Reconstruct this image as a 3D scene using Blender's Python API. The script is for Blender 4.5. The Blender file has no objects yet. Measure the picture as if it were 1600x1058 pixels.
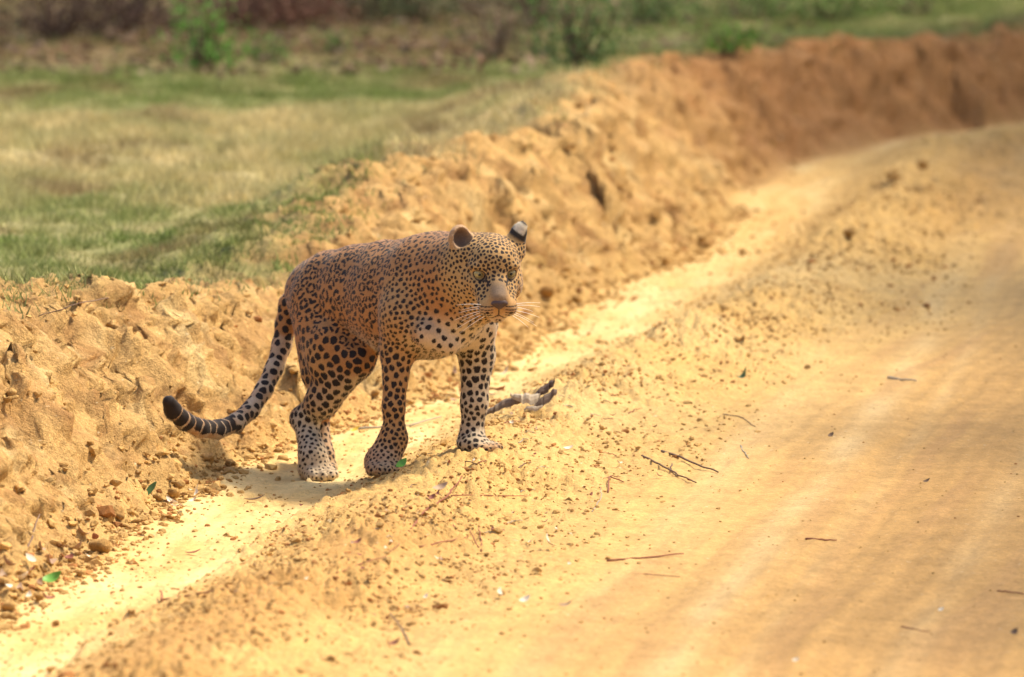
import bpy, math, random
import numpy as np
from mathutils import Vector, kdtree

rng = np.random.default_rng(7)
random.seed(7)
S = bpy.context.scene
COL = S.collection

# ------------------------------------------------------------------ camera
CAM_H, PITCH, LENS = 2.5, math.radians(6.8), 233.0
F = 1600.0 * LENS / 36.0            # focal length in photo pixels
cam = bpy.data.cameras.new('camera')
cam.lens = LENS
cam.sensor_width = 36.0
cam.clip_start, cam.clip_end = 0.5, 2000.0
cam.dof.use_dof = True
cam.dof.focus_distance = 17.45
cam.dof.aperture_fstop = 3.6
cam_o = bpy.data.objects.new('camera', cam)
cam_o.location = (0, 0, CAM_H)
cam_o.rotation_euler = (math.pi / 2 - PITCH, 0, 0)
COL.objects.link(cam_o)
S.camera = cam_o

# ------------------------------------------------------------------ light
SUN_EL, SUN_AZ = 58.0, 66.0         # azimuth measured from +Y (away from camera) towards +X (right)
el, az = math.radians(SUN_EL), math.radians(SUN_AZ)
SUN_DIR = Vector((math.cos(el) * math.sin(az), math.cos(el) * math.cos(az), math.sin(el)))
sun = bpy.data.lights.new('sun', 'SUN')
sun.energy = 3.0
sun.angle = math.radians(10.0)
sun.color = (1.0, 0.89, 0.69)
sun_o = bpy.data.objects.new('sun', sun)
sun_o.rotation_euler = SUN_DIR.to_track_quat('Z', 'Y').to_euler()
sun_o.location = (6, 14, 14)
COL.objects.link(sun_o)
world = bpy.data.worlds.new('World')
S.world = world
world.use_nodes = True
wn = world.node_tree
bg = wn.nodes['Background']
sky = wn.nodes.new('ShaderNodeTexSky')
sky.sky_type = 'NISHITA'
sky.sun_disc = False
sky.sun_elevation = el
sky.sun_rotation = az
sky.air_density, sky.dust_density, sky.ozone_density = 1.0, 3.5, 0.6
wn.links.new(sky.outputs[0], bg.inputs[0])
bg.inputs[1].default_value = 0.145
S.view_settings.view_transform = 'Standard'
S.view_settings.look = 'None'
S.view_settings.gamma = 1.0
S.view_settings.use_curve_mapping = False
S.view_settings.exposure = 1.07

# ------------------------------------------------------------------ helpers
CP, SP = math.cos(PITCH), math.sin(PITCH)

def ray(u, v):
    a, b = (u - 800.0) / F, -(v - 529.0) / F
    return np.array([a, CP + b * SP, -SP + b * CP])

def P(u, v, y):
    """point at depth y whose direction from the viewpoint is photo pixel (u, v)"""
    r = ray(u, v)
    t = y / r[1]
    return np.array([r[0] * t, y, CAM_H + r[2] * t])

def hash_i(ix, iy, iz, seed):
    h = (ix.astype(np.int64) * 374761393 + iy.astype(np.int64) * 668265263 + iz * 2147483647 + seed * 1274126177) & 0xFFFFFFFF
    h = ((h ^ (h >> 13)) * 1274126177) & 0xFFFFFFFF
    return ((h ^ (h >> 16)) & 0xFFFF) / 65535.0

def noise2(x, y, seed=0):
    """smooth value/gradient noise in about -1..1"""
    x0, y0 = np.floor(x), np.floor(y)
    fx, fy = x - x0, y - y0
    ix, iy = x0.astype(np.int64), y0.astype(np.int64)
    ux, uy = fx * fx * fx * (fx * (fx * 6 - 15) + 10), fy * fy * fy * (fy * (fy * 6 - 15) + 10)
    def g(dx, dy):
        a = hash_i(ix + dx, iy + dy, 0, seed) * 2 * np.pi
        return np.cos(a) * (fx - dx) + np.sin(a) * (fy - dy)
    n0 = g(0, 0) * (1 - ux) + g(1, 0) * ux
    n1 = g(0, 1) * (1 - ux) + g(1, 1) * ux
    return (n0 * (1 - uy) + n1 * uy) * 1.5

def fbm(x, y, octs=4, seed=0, gain=0.5):
    s, a, tot = 0, 1.0, 0
    for o in range(octs):
        s = s + a * noise2(x * 2 ** o + 17.3 * o, y * 2 ** o - 9.1 * o, seed + o)
        tot += a
        a *= gain
    return s / tot

def worley(x, y, seed=0):
    """distance to the nearest jittered cell point, plus that cell's random"""
    x0, y0 = np.floor(x), np.floor(y)
    best = np.full(x.shape, 9.0)
    rnd = np.zeros(x.shape)
    for dx in (-1, 0, 1):
        for dy in (-1, 0, 1):
            cx, cy = (x0 + dx).astype(np.int64), (y0 + dy).astype(np.int64)
            px, py = cx + hash_i(cx, cy, 0, seed), cy + hash_i(cx, cy, 0, seed + 5)
            d = np.hypot(px - x, py - y)
            m = d < best
            best = np.where(m, d, best)
            rnd = np.where(m, hash_i(cx, cy, 0, seed + 9), rnd)
    return best, rnd

def sstep(a, b, x):
    t = np.clip((x - a) / (b - a), 0, 1)
    return t * t * (3 - 2 * t)

def mesh_np(name, verts, faces, mat=None, parent=None, smooth=True, link=True):
    """faces: (n, k) int array"""
    me = bpy.data.meshes.new(name)
    verts = np.ascontiguousarray(verts, dtype=np.float32)
    faces = np.ascontiguousarray(faces, dtype=np.int32)
    n, k = faces.shape
    me.vertices.add(len(verts))
    me.vertices.foreach_set('co', verts.ravel())
    me.loops.add(n * k)
    me.loops.foreach_set('vertex_index', faces.ravel())
    me.polygons.add(n)
    me.polygons.foreach_set('loop_start', np.arange(0, n * k, k, dtype=np.int32))
    me.polygons.foreach_set('use_smooth', np.full(n, smooth))
    me.update(calc_edges=True)
    if mat:
        me.materials.append(mat)
    o = bpy.data.objects.new(name, me)
    if parent:
        o.parent = parent
    if link:
        COL.objects.link(o)
    return o

def color_attr(o, name, rgb):
    rgb = np.asarray(rgb, dtype=np.float32)
    a = o.data.attributes.new(name, 'FLOAT_COLOR', 'POINT')
    buf = np.ones((len(rgb), 4), dtype=np.float32)
    buf[:, :3] = rgb
    a.data.foreach_set('color', buf.ravel())

def float_attr(o, name, val):
    a = o.data.attributes.new(name, 'FLOAT', 'POINT')
    a.data.foreach_set('value', np.asarray(val, dtype=np.float32))

def tag(o, label=None, cat=None, group=None, kind=None):
    if label: o['label'] = label
    if cat: o['category'] = cat
    if group: o['group'] = group
    if kind: o['kind'] = kind
    return o

# ------------------------------------------------------------------ materials
def new_mat(name):
    m = bpy.data.materials.new(name)
    m.use_nodes = True
    nt = m.node_tree
    b = nt.nodes['Principled BSDF']
    b.inputs['Specular IOR Level'].default_value = 0.15
    b.inputs['Roughness'].default_value = 0.9
    return m, nt, b

def N(nt, typ, **kw):
    n = nt.nodes.new(typ)
    for k, v in kw.items():
        setattr(n, k, v)
    return n

def noise_node(nt, co, scale, detail=4, rough=0.6):
    n = N(nt, 'ShaderNodeTexNoise')
    n.inputs['Scale'].default_value = scale
    n.inputs['Detail'].default_value = detail
    n.inputs['Roughness'].default_value = rough
    nt.links.new(co, n.inputs['Vector'])
    return n.outputs['Fac']

def rng_node(nt, src, a, b, c, d):
    n = N(nt, 'ShaderNodeMapRange')
    for i, v in zip((1, 2, 3, 4), (a, b, c, d)):
        n.inputs[i].default_value = v
    nt.links.new(src, n.inputs[0])
    return n.outputs[0]

def mixc(nt, fac, a, b, mode='MIX'):
    n = N(nt, 'ShaderNodeMix', data_type='RGBA', blend_type=mode)
    for sock, val in ((n.inputs[0], fac), (n.inputs[6], a), (n.inputs[7], b)):
        if hasattr(val, 'links') or isinstance(val, bpy.types.NodeSocket):
            nt.links.new(val, sock)
        elif isinstance(val, (int, float)):
            sock.default_value = val
        else:
            sock.default_value = (*val, 1.0)
    return n.outputs[2]

def math_node(nt, op, a, b):
    n = N(nt, 'ShaderNodeMath', operation=op)
    for s, v in ((n.inputs[0], a), (n.inputs[1], b)):
        if isinstance(v, bpy.types.NodeSocket): nt.links.new(v, s)
        else: s.default_value = v
    return n.outputs[0]

def soil_mat(name, bump=0.5, use_attr=True, base=(0.5, 0.32, 0.13), speck=0.35, spread=0.3):
    m, nt, b = new_mat(name)
    geo = N(nt, 'ShaderNodeNewGeometry')
    pos = geo.outputs['Position']
    if use_attr:
        at = N(nt, 'ShaderNodeAttribute', attribute_name='albedo')
        c0 = at.outputs['Color']
    else:
        oi = N(nt, 'ShaderNodeObjectInfo')
        c0 = mixc(nt, rng_node(nt, oi.outputs['Random'], 0, 1, 0, 1), base, (base[0] * .82, base[1] * .76, base[2] * .7))
    n1 = rng_node(nt, noise_node(nt, pos, 9, 5), 0.3, 0.7, 1 - spread * .6, 1 + spread * .5)
    n2 = rng_node(nt, noise_node(nt, pos, 75, 3, .7), 0.3, 0.7, 1 - spread * .8, 1 + spread * .8)
    n3 = rng_node(nt, noise_node(nt, pos, 320, 2, .7), 0.25, 0.75, 1 - spread, 1 + spread)
    k = math_node(nt, 'MULTIPLY', math_node(nt, 'MULTIPLY', n1, n2), n3)
    kc = N(nt, 'ShaderNodeCombineColor')
    for i in range(3):
        nt.links.new(k, kc.inputs[i])
    c1 = mixc(nt, 1.0, c0, kc.outputs[0], 'MULTIPLY')
    sp = rng_node(nt, noise_node(nt, pos, 110, 2, .5), 0.66, 0.72, 0, speck)      # dark grit
    c2 = mixc(nt, sp, c1, (0.17, 0.075, 0.035))
    sp2 = rng_node(nt, noise_node(nt, pos, 61, 2, .5), 0.70, 0.74, 0, speck)     # pale grit
    c3 = mixc(nt, sp2, c2, (0.75, 0.66, 0.45))
    nt.links.new(c3, b.inputs['Base Color'])
    hs = math_node(nt, 'ADD', math_node(nt, 'MULTIPLY', noise_node(nt, pos, 48, 5, .7), 1.4), math_node(nt, 'MULTIPLY', noise_node(nt, pos, 210, 3, .7), 0.35))
    bp = N(nt, 'ShaderNodeBump')
    bp.inputs['Strength'].default_value = bump
    if use_attr:
        ra = N(nt, 'ShaderNodeAttribute', attribute_name='rough')
        nt.links.new(math_node(nt, 'MULTIPLY', ra.outputs['Fac'], bump), bp.inputs['Strength'])
    bp.inputs['Distance'].default_value = 0.02
    nt.links.new(hs, bp.inputs['Height'])
    nt.links.new(bp.outputs[0], b.inputs['Normal'])
    return m

M_BANK = soil_mat('bank_soil', .75, spread=.28)
M_VERGE = soil_mat('verge_sand', .55, spread=.24, speck=.32)
M_ROAD = M_VERGE
M_FIELD = soil_mat('field_soil', .6)
M_CLOD = soil_mat('clod_soil', .7, False, (0.50, 0.30, 0.105))

def plain_mat(name, c1, c2, scale=40, rough=.8, spec=.2, transl=0.0):
    m, nt, b = new_mat(name)
    b.inputs['Roughness'].default_value = rough
    b.inputs['Specular IOR Level'].default_value = spec
    geo = N(nt, 'ShaderNodeNewGeometry')
    oi = N(nt, 'ShaderNodeObjectInfo')
    f = rng_node(nt, noise_node(nt, geo.outputs['Position'], scale, 4), .3, .7, 0, 1)
    f2 = math_node(nt, 'ADD', math_node(nt, 'MULTIPLY', f, .7), math_node(nt, 'MULTIPLY', oi.outputs['Random'], .3))
    c = mixc(nt, f2, c1, c2)
    nt.links.new(c, b.inputs['Base Color'])
    if transl:
        t = N(nt, 'ShaderNodeBsdfTranslucent')
        nt.links.new(c, t.inputs['Color'])
        mx = N(nt, 'ShaderNodeMixShader')
        mx.inputs[0].default_value = transl
        nt.links.new(b.outputs[0], mx.inputs[1])
        nt.links.new(t.outputs[0], mx.inputs[2])
        nt.links.new(mx.outputs[0], nt.nodes['Material Output'].inputs[0])
    return m

def attr_leaf_mat(name, transl=.25):
    m, nt, b = new_mat(name)
    at = N(nt, 'ShaderNodeAttribute', attribute_name='tint')
    nt.links.new(at.outputs['Color'], b.inputs['Base Color'])
    t = N(nt, 'ShaderNodeBsdfTranslucent')
    nt.links.new(at.outputs['Color'], t.inputs['Color'])
    mx = N(nt, 'ShaderNodeMixShader')
    mx.inputs[0].default_value = transl
    nt.links.new(b.outputs[0], mx.inputs[1])
    nt.links.new(t.outputs[0], mx.inputs[2])
    nt.links.new(mx.outputs[0], nt.nodes['Material Output'].inputs[0])
    return m

M_BLADE = attr_leaf_mat('grass_blade')
M_FOLI = attr_leaf_mat('foliage')
M_LEAF_G = plain_mat('green_leaf', (0.10, 0.30, 0.04), (0.20, 0.42, 0.07), 60, .5, .3, .2)
M_LEAF_DG = plain_mat('dark_green_leaf', (0.06, 0.14, 0.06), (0.11, 0.22, 0.09), 60, .5, .3, .2)
M_LEAF_D = plain_mat('dry_leaf', (0.32, 0.18, 0.11), (0.52, 0.37, 0.24), 60, .75, .2, .1)
M_LEAF_P = plain_mat('pale_dry_leaf', (0.72, 0.60, 0.42), (0.82, 0.74, 0.60), 60, .7, .2, .1)
M_LEAF_R = plain_mat('red_brown_leaf', (0.22, 0.07, 0.045), (0.34, 0.14, 0.09), 60, .7, .2, .1)
M_LEAF_Y = plain_mat('yellow_leaf', (0.75, 0.50, 0.05), (0.80, 0.60, 0.12), 60, .6, .2, .1)
M_TWIG_R = plain_mat('red_twig', (0.20, 0.065, 0.035), (0.32, 0.13, 0.07), 90)
M_TWIG_B = plain_mat('brown_twig', (0.13, 0.08, 0.05), (0.22, 0.14, 0.09), 90)
M_TWIG_G = plain_mat('grey_twig', (0.28, 0.24, 0.18), (0.42, 0.36, 0.27), 90)
M_BARK = plain_mat('bark', (0.07, 0.045, 0.035), (0.19, 0.135, 0.10), 70)
M_WOOD = plain_mat('weathered_wood', (0.10, 0.07, 0.05), (0.22, 0.16, 0.115), 60)
M_PALEWOOD = plain_mat('pale_inner_wood', (0.36, 0.28, 0.19), (0.50, 0.41, 0.29), 60)

# ------------------------------------------------------------------ leopard placement (needed by the ground)
D0 = 17.75
def L3(u, v, dy): return P(u, v, D0 + dy)
PAWS = {'hr': (500, 752, .06), 'fr': (598, 742, -.30), 'fl': (755, 706, -.19), 'hl': (503, 738, .30)}

# ------------------------------------------------------------------ terrain
FOOT = np.array([(2, -3.4), (13, -1.72), (14.5, -1.40), (15.5, -1.2), (16.4, -1.06), (17.3, -.92), (17.8, -.83), (18.5, -.62), (19.5, -.25), (20.7, .02), (21.66, .146), (22.6, .36),
                 (23.45, .62), (24.7, .76), (26.1, .95), (27.2, 1.2), (28.3, 1.7), (29, 2.3), (30.2, 3.6), (32, 7), (36, 14), (60, 40), (400, 300)])
TOPH = np.array([(2, .42), (15, .46), (17.0, .50), (18.2, .47), (19.1, .33), (19.85, .27), (20.5, .38), (21.4, .44), (23.2, .47), (25, .46), (27, .43), (28.2, .38), (29.2, .36), (30.3, .38), (400, .40)])
WIND = np.array([(2, -2.2), (14, -.78), (16.05, -.37), (17.6, -.085), (18.1, 0), (19.8, .37), (21.3, .82), (23, 1.16), (25, 1.48), (27.2, 1.75), (28.3, 2.3), (29.2, 3.4), (31, 6), (400, 305)])

def fields(x, y):
    xf = np.interp(y, FOOT[:, 0], FOOT[:, 1]) + .055 * noise2(y * 1.7, y * 0 + 3.1, 3) + .03 * noise2(y * 5, y * 0 + 8, 4)
    t = xf - x
    W = .54 + .10 * noise2(y * 1.3, y * 0 + 1.7, 5) + .05 * noise2(y * 4.1, y * 0 + 4.4, 6)
    c = np.interp(y, WIND[:, 0], WIND[:, 1]) + .05 * noise2(y * 1.1, y * 0 + 6, 7)
    return t, W, c

def height_smooth(x, y):
    t, W, c = fields(x, y)
    top = np.interp(y, TOPH[:, 0], TOPH[:, 1]) * (1 + .10 * noise2(y * 2.3, y * 0 + 2.2, 8))
    s = np.clip(t / W, 0, 1)
    prof = .55 * s * s * (3 - 2 * s) + .45 * np.clip(s, 0, 1) ** 1.1
    back = sstep(0, .7, t - W)
    fieldz = .30 + .02 * fbm(x * .5, y * .5, 2, 11)
    bank = top * prof * (1 - back) + fieldz * back
    far = sstep(24, 29, y)
    wh = .105 * (1 - .55 * far) * np.exp(-((x - c) / .23) ** 2)
    road = .035 * sstep(-.05, .45, x - c)
    low = np.where(t < 0, 0, 0) + wh * sstep(-.02, .12, -t) + road
    return np.where(t > 0, bank + low * (1 - s), low)

PAW_FIX = []
for k, (u, v, dy) in PAWS.items():
    p = L3(u, v, dy)
    z0 = float(height_smooth(np.array([p[0]]), np.array([p[1]]))[0])
    PAW_FIX.append((p[0], p[1], p[2] - z0))

def height(x, y):
    x = np.asarray(x, dtype=np.float64); y = np.asarray(y, dtype=np.float64)
    z = height_smooth(x, y)
    t, W, c = fields(x, y)
    num = 0; den = 0.35
    for px, py, dz in PAW_FIX:
        w = np.exp(-((x - px) ** 2 + (y - py) ** 2) / (2 * .085 ** 2))
        num = num + w * dz; den = den + w
    calm = np.clip(den - .35, 0, 1)
    z = z + num / den * 1.35 * np.minimum(1, calm + .0)
    s = np.clip(t / W, 0, 1)
    onbank = sstep(-.02, .06, t) * (1 - sstep(.25, .8, t - W))
    # bank: slumped lumps, runnels down the face and crumbly clods
    big = fbm(x * 2.6, y * 2.6, 4, 21)
    run = noise2(y * 9 + .8 * noise2(x * 3, y * 3, 30), t * 2.0, 22)
    ledge = np.abs(noise2(x * 6, y * 4, 23))
    w1, r1 = worley(x * 8 + .5 * noise2(x * 12, y * 12, 31), y * 6.5, 24)
    w2, r2 = worley(x * 22, y * 22, 25)
    w3, r3 = worley(x * 48, y * 48, 26)
    dome1 = np.clip(1 - (w1 / .6) ** 2, 0, 1) ** 1.3 * (r1 > .35)
    dome2 = np.clip(1 - (w2 / .55) ** 2, 0, 1) * (r2 > .3)
    dome3 = np.sqrt(np.clip(1 - (w3 / .5) ** 2, 0, 1)) * (r3 > .35)
    w0, r0 = worley(x * 3.4 + .45 * noise2(x * 6, y * 6, 36), y * 2.6 + .3 * noise2(x * 5, y * 5, 70), 37)
    lump = np.clip(1 - (w0 / .72) ** 2, 0, 1) ** 1.2
    saw = s * 3.2 + .9 * noise2(x * 3.1, y * 3.1, 38)
    saw = (saw - np.floor(saw))
    calmtop = 1 - .65 * sstep(.62, .95, s)
    z = z + onbank * np.sin(np.pi * np.clip(s, 0.05, .95)) * (.12 * lump * r0 - .030 * (saw ** 2 - .3) * sstep(-.1, .3, noise2(x * 2.3, y * 2.3, 39)))
    z = z + onbank * (.105 * big + .022 * run * np.sin(np.pi * np.clip(s, 0, 1)) - .035 * ledge * s
                      + calmtop * (.042 * dome1 * r1 + .020 * dome2 * r2 + .008 * dome3) + .012 * fbm(x * 18, y * 18, 3, 27)
                      + .026 * noise2(s * 9 + .7 * noise2(x * 5, y * 5, 71), y * 1.6, 72) * (.4 + .6 * s)
                      + .008 * noise2(y * 24 + 1.2 * noise2(x * 6, y * 6, 73), s * 1.6, 74) * np.sin(np.pi * np.clip(s, 0, 1))
                      + .009 * np.abs(noise2(y * 55, s * 9, 75)) + .010 * fbm(x * 45, y * 30, 2, 76))
    # windrow of loose soil
    wr = np.exp(-((x - c - .06) / .36) ** 2) * (1 - onbank) * sstep(0, .1, -t)
    patch = sstep(-.25, .35, fbm(x * 2.2, y * 1.2, 3, 33))
    cal = 1 - .75 * calm
    z = z + wr * cal * (.018 * fbm(x * 5, y * 3, 3, 34) + (.35 + .65 * patch) * (.030 * dome2 * r2 + .018 * dome3 * r3) + .010 * fbm(x * 34, y * 22, 3, 35))
    z = z + .022 * sstep(-.36 + .03 * 0, -.32, x - c + .03 * noise2(y * 2.5, y * 0, 79)) * (1 - sstep(-.28, .0, x - c)) * (1 - sstep(16.9, 17.4, y)) * cal
    # road and ditch floor: faint ruts running with the road
    q = x - c
    rd = sstep(.25, .6, q)
    z = z + rd * (.010 * noise2(q * 5.5, y * .25, 41) + .004 * noise2(q * 22, y * .8, 42) + .0035 * fbm(x * 26, y * 14, 3, 43) + .0006 * noise2(x * 3, y * 30 + 2 * noise2(x * 4, y * 4, 77), 78))
    dt = (1 - wr) * (1 - rd) * (1 - onbank) * sstep(0, .1, -t)
    z = z + dt * (.006 * noise2(t * 14, y * .6, 44) + .003 * fbm(x * 20, y * 8, 3, 45) + .010 * dome3 * (r3 > .93))
    # field
    fd = sstep(.2, .8, t - W)
    z = z + fd * (.03 * fbm(x * 2.5, y * 2.5, 3, 46))
    # far rough shoulder heaps
    fr = sstep(22.5, 24, y) * sstep(-.35, .0, q) * (1 - sstep(.35, .7, q)) * (1 - sstep(28.5, 29.5, y))
    z = z + fr * (.06 * np.clip(fbm(x * 2.0, y * 1.6, 2, 47), 0, 1) + .03 * dome1 * r1)
    return z

GRID = {}

def h1(x, y):
    return float(hq(np.array([x]), np.array([y]))[0])

def hq(x, y):
    """ground height looked up on the built terrain grid (exact function outside its fine part)"""
    x, y = np.asarray(x, float), np.asarray(y, float)
    t = x / y
    if (np.abs(t) > .1035).any() or (y < 12.6).any() or (y > 33.2).any():
        return height(x, y)
    j = np.clip(np.searchsorted(GRID['y'], y) - 1, 0, len(GRID['y']) - 2)
    i = np.clip(np.searchsorted(GRID['t'], t) - 1, 0, len(GRID['t']) - 2)
    a = (t - GRID['t'][i]) / (GRID['t'][i + 1] - GRID['t'][i]); b = (y - GRID['y'][j]) / (GRID['y'][j + 1] - GRID['y'][j])
    Z = GRID['z']
    return (Z[j, i] * (1 - a) + Z[j, i + 1] * a) * (1 - b) + (Z[j + 1, i] * (1 - a) + Z[j + 1, i + 1] * a) * b

def G(u, v):
    """where the line of sight through photo pixel (u, v) meets the ground"""
    r = ray(u, v)
    ys = np.linspace(12.65, 33.1, 900)
    t = ys / r[1]
    zz = CAM_H + r[2] * t
    below = zz < hq(r[0] * t, ys)
    i = int(np.argmax(below)) if below.any() else 899
    y0, y1 = ys[max(i - 1, 0)], ys[i]
    for _ in range(14):
        ym = .5 * (y0 + y1)
        tm = ym / r[1]
        if CAM_H + r[2] * tm < h1(r[0] * tm, ym): y1 = ym
        else: y0 = ym
    tm = y1 / r[1]
    return np.array([r[0] * tm, y1, h1(r[0] * tm, y1)])

def grass_tone(x, y):
    """turf colour by patch: green, straw or brownish"""
    dry = sstep(21.2, 22.8, y + .9 * fbm(x, y, 2, 62)) * (1 - sstep(25.3, 26.8, y + .9 * fbm(x, y, 2, 63)))
    m = np.clip(dry * .72 + .12 + .65 * fbm(x * 2.6, y * 1.7, 3, 64), 0, 1)[:, None]
    b = np.clip(sstep(.05, .5, fbm(x * 1.7 + 9, y * 1.2, 3, 67)) * .7 + .75 * sstep(27.6, 29.2, y + fbm(x, y, 2, 68)) * sstep(.9, -.6, x), 0, 1)[:, None]
    g = np.array([.175, .215, .060]) * (1 - m) + np.array([.52, .43, .21]) * m
    return g * (1 - b) + np.array([.22, .145, .07]) * b

def build_terrain():
    th = np.concatenate([-np.geomspace(3.0, .104, 34)[:-1], np.linspace(-.104, .104, 640), np.geomspace(.104, 3.0, 34)[1:]])
    ys = list(np.arange(2.0, 12.4, .35))
    y = 12.5
    while y < 33.5:
        ys.append(y); y += .0165 * (y / 16) ** 1.3
    ys += list(np.geomspace(33.6, 420, 45))
    ys = np.array(ys)
    TH, Y = np.meshgrid(th, ys)
    X = TH * Y
    Z = height(X.ravel(), Y.ravel()).reshape(X.shape)
    GRID.update(t=th, y=ys, z=Z)
    x, y = X.ravel(), Y.ravel()
    t, W, c = fields(x, y)
    q = x - c
    # albedo, plus some tree shade painted in
    sand = np.array([.55, .345, .12]); pale = np.array([.74, .58, .28]); red = np.array([.36, .165, .06]); soil = np.array([.25, .20, .085])
    n = len(x)
    col = np.tile(sand, (n, 1))
    def blend(col, c2, w):
        w = np.clip(w, 0, 1)[:, None]
        return col * (1 - w) + c2 * w
    onbank = sstep(-.03, .08, t) * (1 - sstep(.15, .6, t - W))
    col = blend(col, np.array([.50, .305, .112]), onbank)
    col = blend(col, red, onbank * .3 * sstep(.1, .6, fbm(x * 3.5, y * 3.5, 3, 51)))
    col = blend(col, np.array([.33, .17, .06]), onbank * .75 * sstep(.08, .42, fbm(x * 9, y * 8, 3, 59)))
    col = blend(col, pale, onbank * .35 * sstep(.1, .5, fbm(x * 6 + 4, y * 6, 3, 60)))
    col = blend(col, red, .85 * sstep(25.0, 27.5, y) * sstep(-.2, .1, t))  # far bank turned red-brown: tree shade painted into the colour
    wr = np.exp(-((q + .02) / .36) ** 2) * sstep(0, .1, -t)
    rd = sstep(.25, .6, q)
    col = blend(col, np.array([.62, .44, .19]), wr * .6 * sstep(17.0, 18.2, y) * (1 - sstep(22, 24, y)) * sstep(-.3, .3, fbm(x * 2, y * 1.2, 3, 69)))
    ditch = (1 - sstep(.30, .85, wr)) * (1 - rd) * sstep(-.02, .1, -t) * sstep(.02, -.22, q + .10 * fbm(x * 5, y * 3, 3, 101))
    streak = .5 + .5 * noise2(t * 16, y * .7, 52)
    col = blend(col, pale, ditch * np.clip(.12 + .42 * streak + .75 * fbm(x * 4, y * 1.6, 3, 91) - .25 * sstep(22, 24, y), .0, .9))
    col = blend(col, np.array([.44, .235, .075]), wr * (.10 + .70 * (1 - sstep(15.6, 17.2, y))) * sstep(-.4, .2, fbm(x * 3, y * 1.6, 3, 53)))
    col = blend(col, np.array([.58, .41, .19]), rd * .55 * sstep(-.2, .5, noise2(q * 3.0 + 1.3, y * .22, 54)) * (1 - sstep(.6, 1.2, q)) * (1 - sstep(18, 21, y)))
    col = blend(col, np.array([.36, .175, .052]), rd * sstep(.75, 1.35, q))  # darker right road edge, imitating soft tree shade in the colour
    col = blend(col, np.array([.49, .285, .098]), rd * sstep(.35, .9, q) * .85)
    lines = noise2(q * 26, y * .35, 92)
    col = col * (1 + (rd * .10 * lines)[:, None])
    col = blend(col, np.array([.50, .275, .09]), .65 * sstep(22.5, 25, y) * sstep(.0, .3, q))  # warmer far shoulder, painted to offset the bluish shade there
    xt = np.interp(y, [12, 15.1, 18.4, 20.5, 24.6, 28], [-.08, .437, .977, 1.27, 1.72, 2.3])
    for off, wd_, st in ((0, .055, .55), (-.30, .05, .25), (.16, .03, .2), (.52, .05, .25)):
        col = blend(col, np.array([.68, .50, .25]), rd * st * np.exp(-((x - xt - off - .02 * noise2(y * .8, y * 0 + off, 102)) / wd_) ** 2) * (.55 + .6 * noise2(x * 6, y * 1.5, 103)))
    col = blend(col, np.array([.42, .235, .09]), rd * sstep(.1, .6, noise2(q * 9, y * .5, 55)) * .5)
    fd = sstep(-.05, .45, t - W + .25 * fbm(x * 3, y * 3, 3, 56))
    col = blend(col, soil, fd)
    dry = sstep(21.5, 23, y) * (1 - sstep(25.5, 26.8, y))
    col = blend(col, np.array([.44, .34, .17]), fd * dry * .8)
    col = blend(col, np.array([.19, .125, .065]), fd * sstep(26.8, 28.5, y + .6 * fbm(x * 1.2, y, 2, 57)))
    gcol = grass_tone(x, y)
    col = col * (1 - (fd * .6)[:, None]) + gcol * (fd * .6)[:, None] * .9
    bare = sstep(.15, .5, fbm(x * 1.6, y * 1.3, 3, 58)) * fd
    col = blend(col, np.array([.40, .25, .11]), bare * .08)
    rough = 1 - .70 * sstep(.25, .8, q) - .55 * ditch
    # crumbling of the bank face: sideways as well as up and down
    zz = Z.ravel()
    face = sstep(.0, .12, t) * (1 - sstep(.1, .45, t - W)) * (np.abs(x / y) < .12)
    n1 = noise2(y * 8 + 2.0 * noise2(y * 3, zz * 4, 94), zz * 15, 95)
    n2 = noise2(y * 21 + 5, zz * 30 + x * 6, 96)
    n3 = noise2(y * 47 + x * 20, zz * 60, 97)
    x = x + face * (.034 * n1 + .020 * n2 + .009 * n3)
    y = y - face * (.020 * noise2(y * 9 + 40, zz * 13, 98) + .012 * noise2(y * 25, zz * 30 + 9, 99))
    col = blend(col, np.array([.31, .155, .055]), face * .5 * sstep(.2, .65, noise2(y * 6 + 11, zz * 13, 100) + .5 * n2))
    nx, ny = len(th), len(ys)
    idx = np.arange(nx * ny).reshape(ny, nx)
    q4 = np.stack([idx[:-1, :-1], idx[:-1, 1:], idx[1:, 1:], idx[1:, :-1]], -1).reshape(-1, 4)
    fc = lambda a: a[q4].mean(1)
    tf, wf, qf = fc(t), fc(W), fc(q)
    region = np.where(tf > wf + .18, 3, np.where(tf > -.015, 2, np.where(qf > .36, 1, 0)))
    V = np.stack([x, y, Z.ravel()], 1)
    for r, (name, mat) in enumerate((('ground', M_VERGE), ('dirt_road', M_ROAD), ('earth_bank', M_BANK), ('field', M_FIELD))):
        f = q4[region == r]
        used, inv = np.unique(f, return_inverse=True)
        o = mesh_np(name, V[used], inv.reshape(-1, 4), mat)
        color_attr(o, 'albedo', col[used])
        float_attr(o, 'rough', rough[used])
        tag(o, kind='structure')

build_terrain()

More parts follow.
